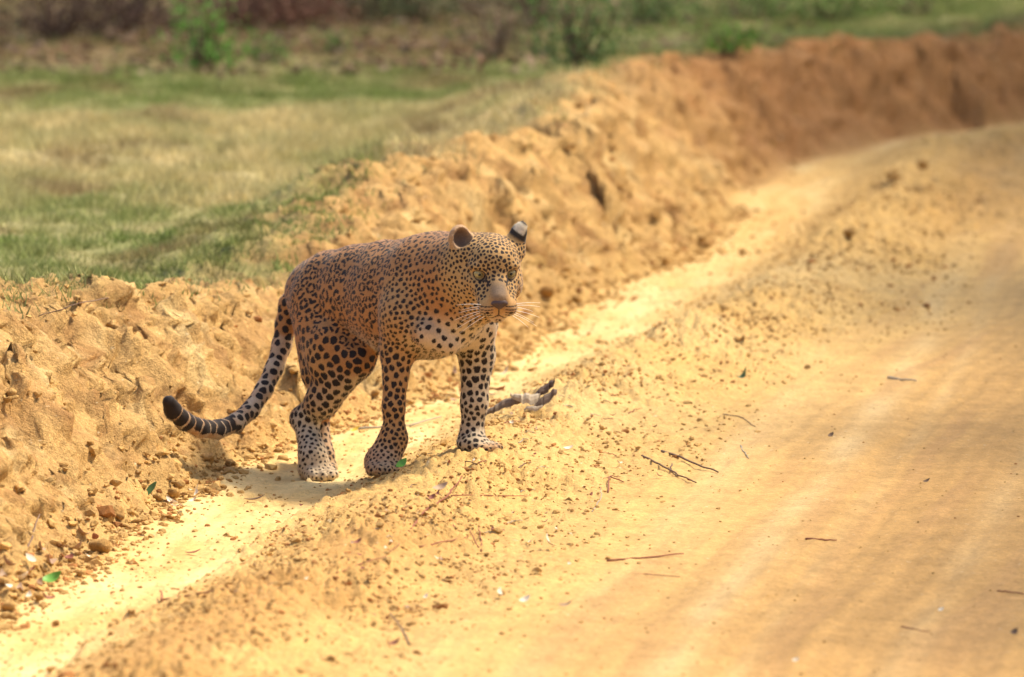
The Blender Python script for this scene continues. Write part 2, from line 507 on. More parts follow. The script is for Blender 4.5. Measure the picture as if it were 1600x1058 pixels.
# ------------------------------------------------------------------ grass, litter, shrubs, trees
def blades(name, pts, hts, widths, tints, lean=.45):
    """one tapering leaning blade each"""
    n = len(pts)
    a = rng.uniform(0, 2 * np.pi, n)
    side = np.stack([np.cos(a), np.sin(a), np.zeros(n)], 1)
    b = rng.uniform(0, 2 * np.pi, n)
    ln = rng.uniform(.1, 1, n) * lean
    d = np.stack([np.cos(b) * ln, np.sin(b) * ln, np.ones(n)], 1)
    w = widths[:, None]; h = hts[:, None]
    p0 = pts - [0, 0, .004]
    V = np.stack([p0 - side * w, p0 + side * w, p0 + d * h], 1).reshape(-1, 3)
    o = mesh_np(name, V, np.arange(n * 3).reshape(-1, 3), M_BLADE)
    color_attr(o, 'tint', np.repeat(tints, 3, 0))
    return o

def make_grass():
    n = 1250000
    y = 17.5 + (33 - 17.5) * rng.random(n) ** 1.15
    x = (rng.random(n) * 1.9 - 1) * .12 * y
    t, W, c = fields(x, y)
    edge = t - W
    dens = np.clip(.42 + .8 * fbm(x * 1.1, y * .9, 3, 61) + .7 * noise2(x * 7, y * 5, 65) + .2 * sstep(21, 22, y), .16, 1)
    far_l = sstep(27.2, 28.6, y) * (x < .8)
    keep = (edge > -.14 + .45 * rng.random(n)) & (rng.random(n) < dens * (1 - .45 * far_l))
    x, y = x[keep], y[keep]
    m = len(x)
    z = height(x, y)
    dry = sstep(21.2, 22.8, y + .7 * fbm(x, y, 2, 62)) * (1 - sstep(25.3, 26.6, y + .7 * fbm(x, y, 2, 63)))
    tint = grass_tone(x, y) * rng.uniform(.65, 1.4, (m, 1)) * np.where(rng.random((m, 1)) < .12, [[1.5, 1.5, 1.6]], [[1, 1, 1]])
    hts = rng.uniform(.010, .038, m) * (1 + .55 * dry) * (1 + .7 * noise2(x * 5, y * 4, 66))
    o = blades('grass', np.stack([x, y, z], 1), hts, rng.uniform(.0016, .0038, m), tint, 1.1)
    tag(o, 'short green and straw coloured grass covering the field behind the bank', 'grass', kind='stuff')

make_grass()

def leaf_cards(center_pts, size, tint, squash=1.0, droop=0.0):
    """small pointed leaves (two triangles folded on the midrib)"""
    n = len(center_pts)
    d = rng.normal(size=(n, 3)); d[:, 2] = d[:, 2] * squash - droop
    d /= np.linalg.norm(d, axis=1, keepdims=True)
    s = np.cross(d, rng.normal(size=(n, 3))); s /= np.linalg.norm(s, axis=1, keepdims=True)
    u = np.cross(d, s)
    L = (size * rng.uniform(.6, 1.3, n))[:, None]
    V = np.stack([center_pts - d * L, center_pts + s * L * .42 + u * L * .12, center_pts + d * L, center_pts - s * L * .42 + u * L * .12], 1).reshape(-1, 3)
    i = np.arange(n)[:, None] * 4
    T = np.concatenate([i + [0, 1, 2], i + [0, 2, 3]], 0)
    return V, T, np.repeat(tint, 4, 0)

def tube(path, radii, sides=6):
    path = np.asarray(path, float); n = len(path)
    radii = np.broadcast_to(np.asarray(radii, float), (n,))
    tan = np.gradient(path, axis=0); tan /= np.linalg.norm(tan, axis=1, keepdims=True) + 1e-9
    ref = np.array([0, 0, 1.0]) if abs(tan[0][2]) < .9 else np.array([1.0, 0, 0])
    V = []
    for i in range(n):
        a = np.cross(tan[i], ref); a /= np.linalg.norm(a) + 1e-9
        b = np.cross(tan[i], a)
        for k in range(sides):
            w = 2 * math.pi * k / sides
            V.append(path[i] + radii[i] * (math.cos(w) * a + math.sin(w) * b))
    V.append(path[0]); V.append(path[-1])
    Fc = []
    for i in range(n - 1):
        for k in range(sides):
            k2 = (k + 1) % sides
            a, b, c, d = i * sides + k, i * sides + k2, (i + 1) * sides + k2, (i + 1) * sides + k
            Fc += [(a, b, c), (a, c, d)]
    for k in range(sides):
        k2 = (k + 1) % sides
        Fc += [(n * sides, k2, k), (n * sides + 1, (n - 1) * sides + k, (n - 1) * sides + k2)]
    return np.array(V), np.array(Fc)

def join(parts):
    V, T, off = [], [], 0
    for v, f in parts:
        V.append(v); T.append(np.asarray(f) + off); off += len(v)
    return np.concatenate(V), np.concatenate(T)

def wig(a, b, n, amp, seed):
    r = np.random.default_rng(seed)
    a, b = np.asarray(a, float), np.asarray(b, float)
    t = np.linspace(0, 1, n)[:, None]
    p = a + (b - a) * t
    j = np.cumsum(r.normal(size=(n, 3)), 0)
    j = j - j[0] - (j[-1] - j[0]) * t
    return p + j * amp

def shrub(base, hgt, rad, nleaf, lsize, tint, label, cat='shrub', group=None, nstem=6, seed=0, name='shrub', stem_mat=None):
    r = np.random.default_rng(seed)
    root = bpy.data.objects.new(name, None)
    root.location = base
    COL.objects.link(root)
    tag(root, label, cat, group)
    stems, tips = [], []
    for k in range(nstem):
        a = r.uniform(0, 2 * math.pi)
        e = np.array([math.cos(a) * rad * r.uniform(.2, .9), math.sin(a) * rad * r.uniform(.2, .9), hgt * r.uniform(.55, 1)])
        p = wig((0, 0, -.03), e, 7, hgt * .025, seed * 50 + k)
        stems.append(tube(p, np.linspace(.012 + hgt * .008, .003, 7), 5))
        tips += [p[4], p[5], p[6]]
    v, f = join(stems)
    mesh_np('stem', v, f, stem_mat or M_TWIG_B, root)
    if nleaf:
        tips = np.array(tips)
        pick = tips[r.integers(0, len(tips), nleaf)]
        pts = pick + r.normal(size=(nleaf, 3)) * np.array([rad, rad, hgt * .6]) * .42
        pts[:, 2] = np.abs(pts[:, 2] * r.uniform(.15, 1.1, nleaf)) + .01
        tn = np.array(tint) * 1.25 * r.uniform(.6, 1.45, (nleaf, 1))
        v, f, c = leaf_cards(pts, lsize, tn)
        o = mesh_np('foliage', v, f, M_FOLI, root, smooth=False)
        color_attr(o, 'tint', c)
    return root

def gp(u, v):
    p = G(u, v)
    return p

SHRUBS = [  # u, v of the foot, height m, radius m, leaves, leaf size, tint, label, stems
    (312, 112, .34, .15, 620, .017, (.10, .20, .04), 'bright green leafy bush growing among the brown litter at upper left', 7),
    (418, 100, .14, .09, 220, .014, (.10, .17, .045), 'low green sprig on the brown litter right of the bright green bush', 4),
    (908, 108, .42, .19, 900, .017, (.085, .13, .042), 'tall dark green bush at the top centre behind the bank', 8),
    (1134, 84, .12, .11, 320, .014, (.10, .20, .035), 'small bright green tuft in the brown grass above the far bank', 5),
    (530, 82, .12, .10, 160, .014, (.11, .16, .05), 'small green sprig at the upper middle beside the brown litter', 4),
    (775, 92, .26, .20, 300, .016, (.12, .095, .055), 'brownish half dry shrub left of the tall dark green bush', 9),
    (85, 62, .30, .26, 900, .018, (.07, .045, .03), 'dark brown thicket at the top left corner', 12),
    (205, 50, .30, .24, 700, .018, (.09, .055, .04), 'dark brown twiggy bush between the corner thicket and the green bush', 10),
    (450, 42, .30, .28, 800, .018, (.15, .075, .05), 'reddish brown dry bush behind the low green sprig', 10),
    (375, 46, .30, .25, 700, .018, (.13, .065, .045), 'dark reddish dry bush behind the bright green bush', 10),
    (560, 30, .28, .28, 700, .018, (.11, .085, .05), 'brown and olive bush at the top edge right of the reddish bush', 9),
    (660, 34, .25, .26, 600, .018, (.10, .11, .05), 'dull olive bush at the top edge left of centre', 8),
    (835, 44, .34, .16, 420, .016, (.10, .09, .05), 'thin brown stemmed bush just left of the tall dark green bush', 9),
    (1010, 40, .22, .26, 600, .018, (.095, .14, .045), 'olive green bush at the top edge right of the tall dark bush', 8),
    (1180, 30, .2, .28, 560, .018, (.11, .15, .05), 'grey green bush at the top edge above the small bright tuft', 8),
    (1300, 34, .20, .28, 600, .018, (.11, .16, .045), 'wide green bush at the top edge above the far bank', 8),
    (1440, 24, .16, .28, 450, .018, (.13, .15, .05), 'low yellowish green bush at the top right behind the bank', 7),
]
for i, (u, v, hh, rr, nl, ls, tn, lab, ns) in enumerate(SHRUBS):
    shrub(gp(u, v), hh, rr, nl, ls, tn, lab, seed=i + 3, nstem=ns)

def litter():
    n = 8000
    y = rng.uniform(27.6, 34, n)
    x = rng.uniform(-3.4, 1.4, n)
    t, W, c = fields(x, y)
    ok = (t - W > .5) & (rng.random(n) < np.clip(.55 - .3 * (x > .2) + .6 * fbm(x * .9, y * .7, 2, 71), 0, 1)) & (y > 27.4 + .8 * fbm(x, y * 0, 2, 72))
    x, y = x[ok], y[ok]
    z = height(x, y) + .015 + .03 * rng.random(len(x))
    pal = np.array([(.20, .115, .07), (.14, .085, .05), (.30, .21, .14), (.11, .075, .05), (.12, .14, .05)])
    v, f, c = leaf_cards(np.stack([x, y, z], 1), .028, pal[rng.integers(0, 5, len(x))] * rng.uniform(.7, 1.2, (len(x), 1)), .35)
    o = mesh_np('leaf_litter', v, f, M_FOLI, smooth=False)
    color_attr(o, 'tint', c)
    tag(o, 'brown and pinkish dry leaf litter under the shrubs at the top of the field', 'leaf litter', kind='stuff')
litter()

def make_tree(loc, label, seed, crown_h=6.0, crown_r=3.0, nleaf=11000, trunk_h=3.4):
    r = np.random.default_rng(seed)
    root = bpy.data.objects.new('tree', None)
    root.location = loc
    COL.objects.link(root)
    tag(root, label, 'tree', 'shade trees standing outside the picture')
    parts = [tube(wig((0, 0, -.2), (0, 0, trunk_h), 8, .03, seed), np.linspace(.20, .13, 8), 10)]
    ends = []
    for k in range(9):
        a = 2 * math.pi * k / 9 + r.uniform(-.3, .3)
        st = np.array([0, 0, trunk_h * r.uniform(.75, 1)])
        e = np.array([math.cos(a) * crown_r * r.uniform(.45, .95), math.sin(a) * crown_r * r.uniform(.45, .95), crown_h + r.uniform(-1.3, .9)])
        p = wig(st, e, 7, .08, seed * 31 + k)
        parts.append(tube(p, np.linspace(.085, .02, 7), 6))
        ends += [p[3], p[4], p[5], p[6], p[6]]
        for j in range(2):
            e2 = p[4] + r.normal(size=3) * [.8, .8, .5]
            parts.append(tube(wig(p[4], e2, 5, .04, seed * 77 + k * 3 + j), np.linspace(.03, .01, 5), 5))
            ends.append(e2)
    v, f = join(parts)
    mesh_np('trunk', v, f, M_BARK, root)
    ends = np.array(ends)
    pts = ends[r.integers(0, len(ends), nleaf)] + r.normal(size=(nleaf, 3)) * [.48, .48, .34]
    v, f, c = leaf_cards(pts, .085, np.array([.06, .10, .03]) * r.uniform(.7, 1.4, (nleaf, 1)))
    o = mesh_np('crown', v, f, M_FOLI, root, smooth=False)
    color_attr(o, 'tint', c)
    return root

TREES = [  # trees whose shade reaches the road's right side, the far bank and the top of the field
    (6.1, 11.9, 'leafy roadside tree beside the viewer at the right of the road'),
    (6.2, 15.2, 'leafy roadside tree right of the road nearest the viewer'),
    (6.35, 18.6, 'leafy roadside tree right of the road, second from the viewer'),
    (6.7, 22.0, 'leafy roadside tree right of the road, third from the viewer'),
    (7.0, 25.4, 'leafy roadside tree right of the road, fourth from the viewer'),
    (6.6, 29.4, 'leafy tree right of the bend where the far bank lies in shade'),
    (8.6, 32.0, 'leafy tree beyond the bend of the road'),
    (1.4, 33.8, 'leafy tree behind the brown thicket'),
]
for i, (x, y, lab) in enumerate(TREES):
    make_tree((x, y, h1(x, y)), lab, 100 + i, nleaf=3000 if y > 33 else 15000)

# ------------------------------------------------------------------ leopard
VOX = 0.0049
HEAD_F = np.array([.16, -.94, -.25]); HEAD_F /= np.linalg.norm(HEAD_F)
HEAD_L = np.array([-HEAD_F[1], HEAD_F[0], 0]); HEAD_L /= np.linalg.norm(HEAD_L)
HEAD_U = np.cross(HEAD_F, HEAD_L) * -1.0
if HEAD_U[2] < 0: HEAD_U = -HEAD_U
HEAD_O = L3(773, 427, -.47)
def Hd(lx, ly, lz): return HEAD_O + lx * HEAD_L + ly * HEAD_F + lz * HEAD_U
BODY_H = np.array([.57, -.82, 0]); BODY_L = np.array([.82, .57, 0])

def build_leopard():
    lo = np.array([-1.00, D0 - .75, -.10]); hi = np.array([.13, D0 + .60, .86])
    n = np.ceil((hi - lo) / VOX).astype(int)
    ax = [lo[i] + VOX * np.arange(n[i]) for i in range(3)]
    D = np.full(n, .25, dtype=np.float32)

    def window(pmin, pmax):
        a = np.clip(np.floor((pmin - lo) / VOX).astype(int), 0, n - 1)
        b = np.clip(np.ceil((pmax - lo) / VOX).astype(int) + 1, 1, n)
        sl = tuple(slice(a[i], b[i]) for i in range(3))
        g = [ax[i][sl[i]].astype(np.float32) for i in range(3)]
        return sl, g[0][:, None, None], g[1][None, :, None], g[2][None, None, :]

    def smin(sl, d, k):
        cur = D[sl]
        h = np.clip(.5 + .5 * (cur - d) / k, 0, 1)
        D[sl] = d * h + cur * (1 - h) - k * h * (1 - h)

    def smax_sub(sl, d, k):
        cur = D[sl]; d = -d
        h = np.clip(.5 - .5 * (cur - d) / k, 0, 1)
        D[sl] = d * h + cur * (1 - h) + k * h * (1 - h)

    def cone(a, b, ra, rb, k=.03, squash=1.0, axis=None, sub=False):
        a, b = np.asarray(a, float), np.asarray(b, float)
        m = max(ra, rb) + k + .03
        sl, X, Y, Z = window(np.minimum(a, b) - m, np.maximum(a, b) + m)
        px, py, pz = X - a[0], Y - a[1], Z - a[2]
        ba = b - a
        if squash != 1.0:
            A = BODY_L if axis is None else axis
            dl = (px * A[0] + py * A[1] + pz * A[2]) * (1 / squash - 1)
            px, py, pz = px + dl * A[0], py + dl * A[1], pz + dl * A[2]
            e = float(ba @ A) * (1 / squash - 1)
            ba = ba + e * A
        t = np.clip((px * ba[0] + py * ba[1] + pz * ba[2]) / max(float(ba @ ba), 1e-9), 0, 1)
        d = np.sqrt((px - t * ba[0]) ** 2 + (py - t * ba[1]) ** 2 + (pz - t * ba[2]) ** 2) - (ra + (rb - ra) * t)
        if squash != 1.0: d = d * min(1.0, squash * 1.1)
        (smax_sub if sub else smin)(sl, d, k)

    def ell(c, axes, radii, k=.02, sub=False):
        """ellipsoid with orthonormal axes (3 rows)"""
        c = np.asarray(c, float); m = max(radii) + k + .02
        sl, X, Y, Z = window(c - m, c + m)
        px, py, pz = X - c[0], Y - c[1], Z - c[2]
        s0 = 0; s1 = 0
        for A, r in zip(axes, radii):
            q = px * A[0] + py * A[1] + pz * A[2]
            s0 = s0 + (q / r) ** 2; s1 = s1 + (q / r ** 2) ** 2
        k0, k1 = np.sqrt(s0), np.sqrt(s1)
        d = k0 * (k0 - 1) / (k1 + 1e-6)
        (smax_sub if sub else smin)(sl, d, k)

    HA = (HEAD_L, HEAD_F, HEAD_U)
    # --- torso
    cone(L3(500, 464, .25), L3(560, 457, .08), .098, .113, .03, .82)
    cone(L3(560, 457, .08), L3(625, 468, -.08), .113, .146, .03, .82)
    cone(L3(625, 466, -.08), L3(672, 476, -.19), .144, .142, .03, .82)
    cone(L3(672, 480, -.19), L3(702, 492, -.275), .125, .088, .04, .95)
    cone(L3(476, 455, .33), L3(512, 440, .20), .050, .068, .05)               # rump
    cone(L3(520, 425, .18), L3(600, 408, -.02), .040, .045, .05)              # loin muscle along the spine
    cone(L3(640, 408, -.10), L3(672, 404, -.20), .045, .048, .05)              # withers
    # --- neck
    cone(L3(672, 438, -.19), L3(735, 428, -.36), .118, .092, .05)
    cone(L3(694, 404, -.22), L3(735, 400, -.38), .055, .055, .05)
    cone(L3(705, 470, -.27), L3(752, 470, -.38), .09, .060, .05)
    cone(L3(668, 520, -.34), L3(700, 535, -.33), .040, .034, .02)             # point of the chest
    # --- near (animal's right) front leg
    cone(L3(646, 415, -.19), L3(634, 492, -.27), .050, .068, .030, .8)
    cone(L3(636, 495, -.255), L3(621, 545, -.225), .068, .047, .035)
    cone(L3(621, 545, -.235), L3(615, 635, -.262), .0435, .0272, .02)
    cone(L3(615, 635, -.262), L3(616, 684, -.265), .0272, .0310, .02)
    cone(L3(616, 684, -.265), L3(602, 722, -.285), .030, .036, .02)
    # --- far (animal's left) front leg
    cone(L3(728, 450, -.12), L3(738, 500, -.165), .055, .066, .05, .85)
    cone(L3(738, 500, -.165), L3(745, 555, -.125), .062, .046, .035)
    cone(L3(745, 555, -.125), L3(741, 630, -.145), .0455, .0340, .02)
    cone(L3(741, 630, -.145), L3(737, 682, -.150), .0340, .0290, .02)
    # --- near hind leg
    cone(L3(494, 468, .17), L3(514, 560, .075), .080, .072, .018, .80)
    cone(L3(485, 480, .22), L3(494, 585, .14), .060, .046, .030, .85)
    cone(L3(518, 535, .06), L3(558, 562, .015), .064, .042, .020, .85)
    cone(L3(555, 566, .02), L3(505, 625, .095), .044, .043, .03)
    cone(L3(505, 625, .095), L3(476, 655, .15), .041, .0320, .025)
    cone(L3(476, 652, .15), L3(489, 712, .085), .0330, .0340, .02)
    ell(L3(463, 655, .165), (BODY_H, BODY_L, np.array([0, 0, 1.0])), (.020, .016, .024), .02)   # hock
    # --- far hind leg, stepping back behind the near one
    cone(L3(535, 455, .27), L3(556, 560, .17), .080, .052, .035, .8)
    cone(L3(556, 562, .17), L3(497, 645, .36), .045, .030, .03)
    cone(L3(497, 645, .36), L3(503, 712, .31), .028, .029, .02)
    # flank fold
    cone(L3(590, 520, .02), L3(560, 550, .06), .035, .03, .05, .6)
    # --- paws
    def paw(wrist, toe_c, fwd, side, w, h, spread=.6):
        """broad paw: a pad ellipsoid and four toes with the middle pair leading"""
        up = np.array([0, 0, 1.0])
        ell(toe_c - fwd * .028, (side, fwd, up), (w * .92, .050, h * 1.05), .018)
        for i, (s, adv) in enumerate(((-.72, -.008), (-.26, .008), (.26, .008), (.72, -.008))):
            cc = toe_c + side * (s * w) + fwd * (.018 + adv) - up * (h * .30)
            ell(cc, (side, fwd, up), (w * .30, .030, h * .62), .006)
    zup = np.array([0, 0, 1.0])
    def paw_at(key, fwd, w, h, back):
        u, v, dy = PAWS[key]
        g = L3(u, v, dy)
        fwd = np.array([*fwd, 0.0]); fwd /= np.linalg.norm(fwd)
        side = np.array([-fwd[1], fwd[0], 0])
        c = g + zup * (h * .92)
        paw(None, c, fwd, side, w, h)
        return c, fwd
    c, f_ = paw_at('fr', (.12, -1), .047, .030, 0)
    cone(L3(612, 690, -.265), c - f_ * .035 + zup * .012, .031, .036, .03)
    c, f_ = paw_at('fl', (.80, -.42), .042, .021, 0)
    cone(L3(737, 682, -.150), c - f_ * .030 + zup * .004, .028, .024, .025)
    c, f_ = paw_at('hr', (.50, -.82), .045, .030, 0)
    cone(L3(489, 712, .085), c - f_ * .030 + zup * .010, .033, .034, .03)
    c, f_ = paw_at('hl', (.50, -.82), .036, .024, 0)
    cone(L3(503, 712, .31), c - f_ * .03 + zup * .01, .028, .028, .03)
    # --- tail
    TAIL = [(474, 458, .36, .036), (454, 476, .385, .031), (447, 507, .38, .0285), (440, 540, .36, .0255), (428, 577, .31, .0240), (412, 610, .25, .0235), (392, 640, .18, .0235), (368, 661, .10, .0235),
            (340, 671, .02, .0235), (312, 669, -.06, .0235), (287, 657, -.12, .0232), (270, 641, -.16, .0222), (264, 628, -.18, .0180)]
    tp = [L3(a, b, c) for a, b, c, _ in TAIL]
    for i in range(len(TAIL) - 1):
        cone(tp[i], tp[i + 1], TAIL[i][3], TAIL[i + 1][3], .012)
    # --- head
    ell(Hd(0, -.062, .020), HA, (.0675, .085, .063), .02)
    ell(Hd(0, -.020, .030), HA, (.052, .050, .044), .025)
    for s in (-1, 1):
        cone(Hd(s * .036, -.004, -.028), Hd(s * .026, .052, -.060), .026, .023, .02)   # side of the muzzle
        cone(Hd(s * .066, -.080, .035), Hd(s * .078, -.085, .070), .030, .016, .03)    # root of the ear
        ell(Hd(s * .0455, -.048, -.030), HA, (.036, .052, .042), .025)     # cheek
        ell(Hd(s * .043, -.065, -.062), HA, (.039, .050, .040), .03)      # jaw and ruff
        ell(Hd(s * .042, -.007, .0198), HA, (.027, .024, .0125), .012)      # brow
        ell(Hd(s * .042, -.008, -.0235), HA, (.026, .022, .013), .012)     # under the eye
        cone(Hd(s * .013, .020, -.010), Hd(s * .013, .072, -.040), .015, .012, .012)
        ell(Hd(s * .0245, .066, -.0695), HA, (.0280, .0300, .0240), .012)  # whisker pad
    cone(Hd(0, .000, .006), Hd(0, .078, -.040), .028, .0185, .02)         # nose bridge
    cone(Hd(0, .010, -.065), Hd(0, .060, -.093), .042, .0225, .014)       # lower jaw and chin
    for s in (-1, 1):
        cone(Hd(s * .0365, .016, -.002), Hd(s * .0475, .010, .001), .0112, .0106, .005, sub=True)
    # ears: the near one is a cup, the far one is turned so its back shows
    def ear(c, face, up, w, h, th, cup):
        face = face / np.linalg.norm(face)
        side = np.cross(up, face); side /= np.linalg.norm(side)
        up = np.cross(face, side)
        ell(c, (side, up, face), (w, h, th), .014)
        if cup:
            ell(c + face * th * .85 + up * .002, (side, up, face), (w * .76, h * .78, th * 1.25), .004, sub=True)
    ear(Hd(-.084, -.090, .068), HEAD_F * .80 + HEAD_L * .50 + HEAD_U * .05, HEAD_U - HEAD_L * .25, .034, .035, .018, True)
    ear(Hd(.072, -.080, .084), HEAD_F * .9 - HEAD_L * .2 + HEAD_U * .3, HEAD_U + HEAD_L * .62, .021, .033, .012, False)
    # nothing of the animal reaches below the soil it stands on
    # --- surface nets
    ins = D < 0
    c8 = [(i, j, k) for i in (0, 1) for j in (0, 1) for k in (0, 1)]
    cnt = np.zeros(n - 1, dtype=np.int8)
    for i, j, k in c8:
        cnt += ins[i:n[0] - 1 + i, j:n[1] - 1 + j, k:n[2] - 1 + k]
    cell = np.argwhere((cnt > 0) & (cnt < 8))
    vals = np.stack([D[cell[:, 0] + i, cell[:, 1] + j, cell[:, 2] + k] for i, j, k in c8], 1)
    acc = np.zeros((len(cell), 3)); num = np.zeros(len(cell))
    for a in range(8):
        for b in range(a + 1, 8):
            if sum(abs(c8[a][i] - c8[b][i]) for i in range(3)) != 1: continue
            va, vb = vals[:, a], vals[:, b]
            m = (va < 0) != (vb < 0)
            t = np.where(m, va / np.where(m, va - vb, 1), 0)[:, None]
            p = np.array(c8[a]) * (1 - t) + np.array(c8[b]) * t
            acc += p * m[:, None]; num += m
    V = lo + VOX * (cell + acc / num[:, None])
    idm = np.full(n - 1, -1, dtype=np.int64)
    idm[tuple(cell.T)] = np.arange(len(cell))
    quads = []
    for axx in range(3):
        o1, o2 = [(1, 2), (2, 0), (0, 1)][axx]
        s0 = [slice(1, m - 1) for m in n]; s1 = list(s0)
        s0[axx] = slice(0, n[axx] - 1); s1[axx] = slice(1, n[axx])
        A, B = ins[tuple(s0)], ins[tuple(s1)]
        for flip, mk in ((False, A & ~B), (True, ~A & B)):
            e = np.argwhere(mk)
            off = np.array([1, 1, 1]); off[axx] = 0
            e = e + off
            d1 = np.zeros(3, int); d1[o1] = 1
            d2 = np.zeros(3, int); d2[o2] = 1
            qd = [idm[tuple((e - d1 - d2).T)], idm[tuple((e - d2).T)], idm[tuple(e.T)], idm[tuple((e - d1).T)]]
            if flip: qd = qd[::-1]
            quads.append(np.stack(qd, 1))
    Q = np.concatenate(quads)
    # keep the largest connected piece is not needed; smooth a little
    def neigh(V, Q, it, f):
        E = np.concatenate([Q[:, [0, 1]], Q[:, [1, 2]], Q[:, [2, 3]], Q[:, [3, 0]]])
        for _ in range(it):
            acc = np.zeros_like(V); c = np.zeros(len(V))
            for a, b in ((0, 1), (1, 0)):
                for d in range(3):
                    acc[:, d] += np.bincount(E[:, a], weights=V[E[:, b], d], minlength=len(V))
                c += np.bincount(E[:, a], minlength=len(V))
            V = V * (1 - f) + f * acc / c[:, None]
        return V
    V = neigh(V, Q, 2, .5)
    # one subdivision: edge and face points
    E = np.concatenate([Q[:, [0, 1]], Q[:, [1, 2]], Q[:, [2, 3]], Q[:, [3, 0]]])
    Es = np.sort(E, 1)
    key, inv = np.unique(Es[:, 0] * len(V) + Es[:, 1], return_inverse=True)
    ep = .5 * (V[key // len(V)] + V[key % len(V)])
    fp = V[Q].mean(1)
    nV, nE, nQ = len(V), len(key), len(Q)
    e0, e1, e2, e3 = [nV + inv[i * nQ:(i + 1) * nQ] for i in range(4)]
    fi = nV + nE + np.arange(nQ)
    V2 = np.concatenate([V, ep, fp])
    Q2 = np.concatenate([np.stack([Q[:, 0], e0, fi, e3], 1), np.stack([Q[:, 1], e1, fi, e0], 1), np.stack([Q[:, 2], e2, fi, e1], 1), np.stack([Q[:, 3], e3, fi, e2], 1)])
    V2 = neigh(V2, Q2, 3, .5)
    return V2, Q2, tp

LV, LQ, TAILP = build_leopard()

def vert_normals(V, Q):
    fn = np.cross(V[Q[:, 2]] - V[Q[:, 0]], V[Q[:, 3]] - V[Q[:, 1]])
    nn = np.zeros_like(V)
    for k in range(4):
        for d in range(3):
            nn[:, d] += np.bincount(Q[:, k], weights=fn[:, d], minlength=len(V))
    return nn / (np.linalg.norm(nn, axis=1, keepdims=True) + 1e-12)

LN = vert_normals(LV, LQ)

def seg_dist(p, a, b):
    ba = b - a
    t = np.clip(((p - a) @ ba) / (ba @ ba), 0, 1)
    return np.linalg.norm(p - a - t[:, None] * ba, axis=1), t

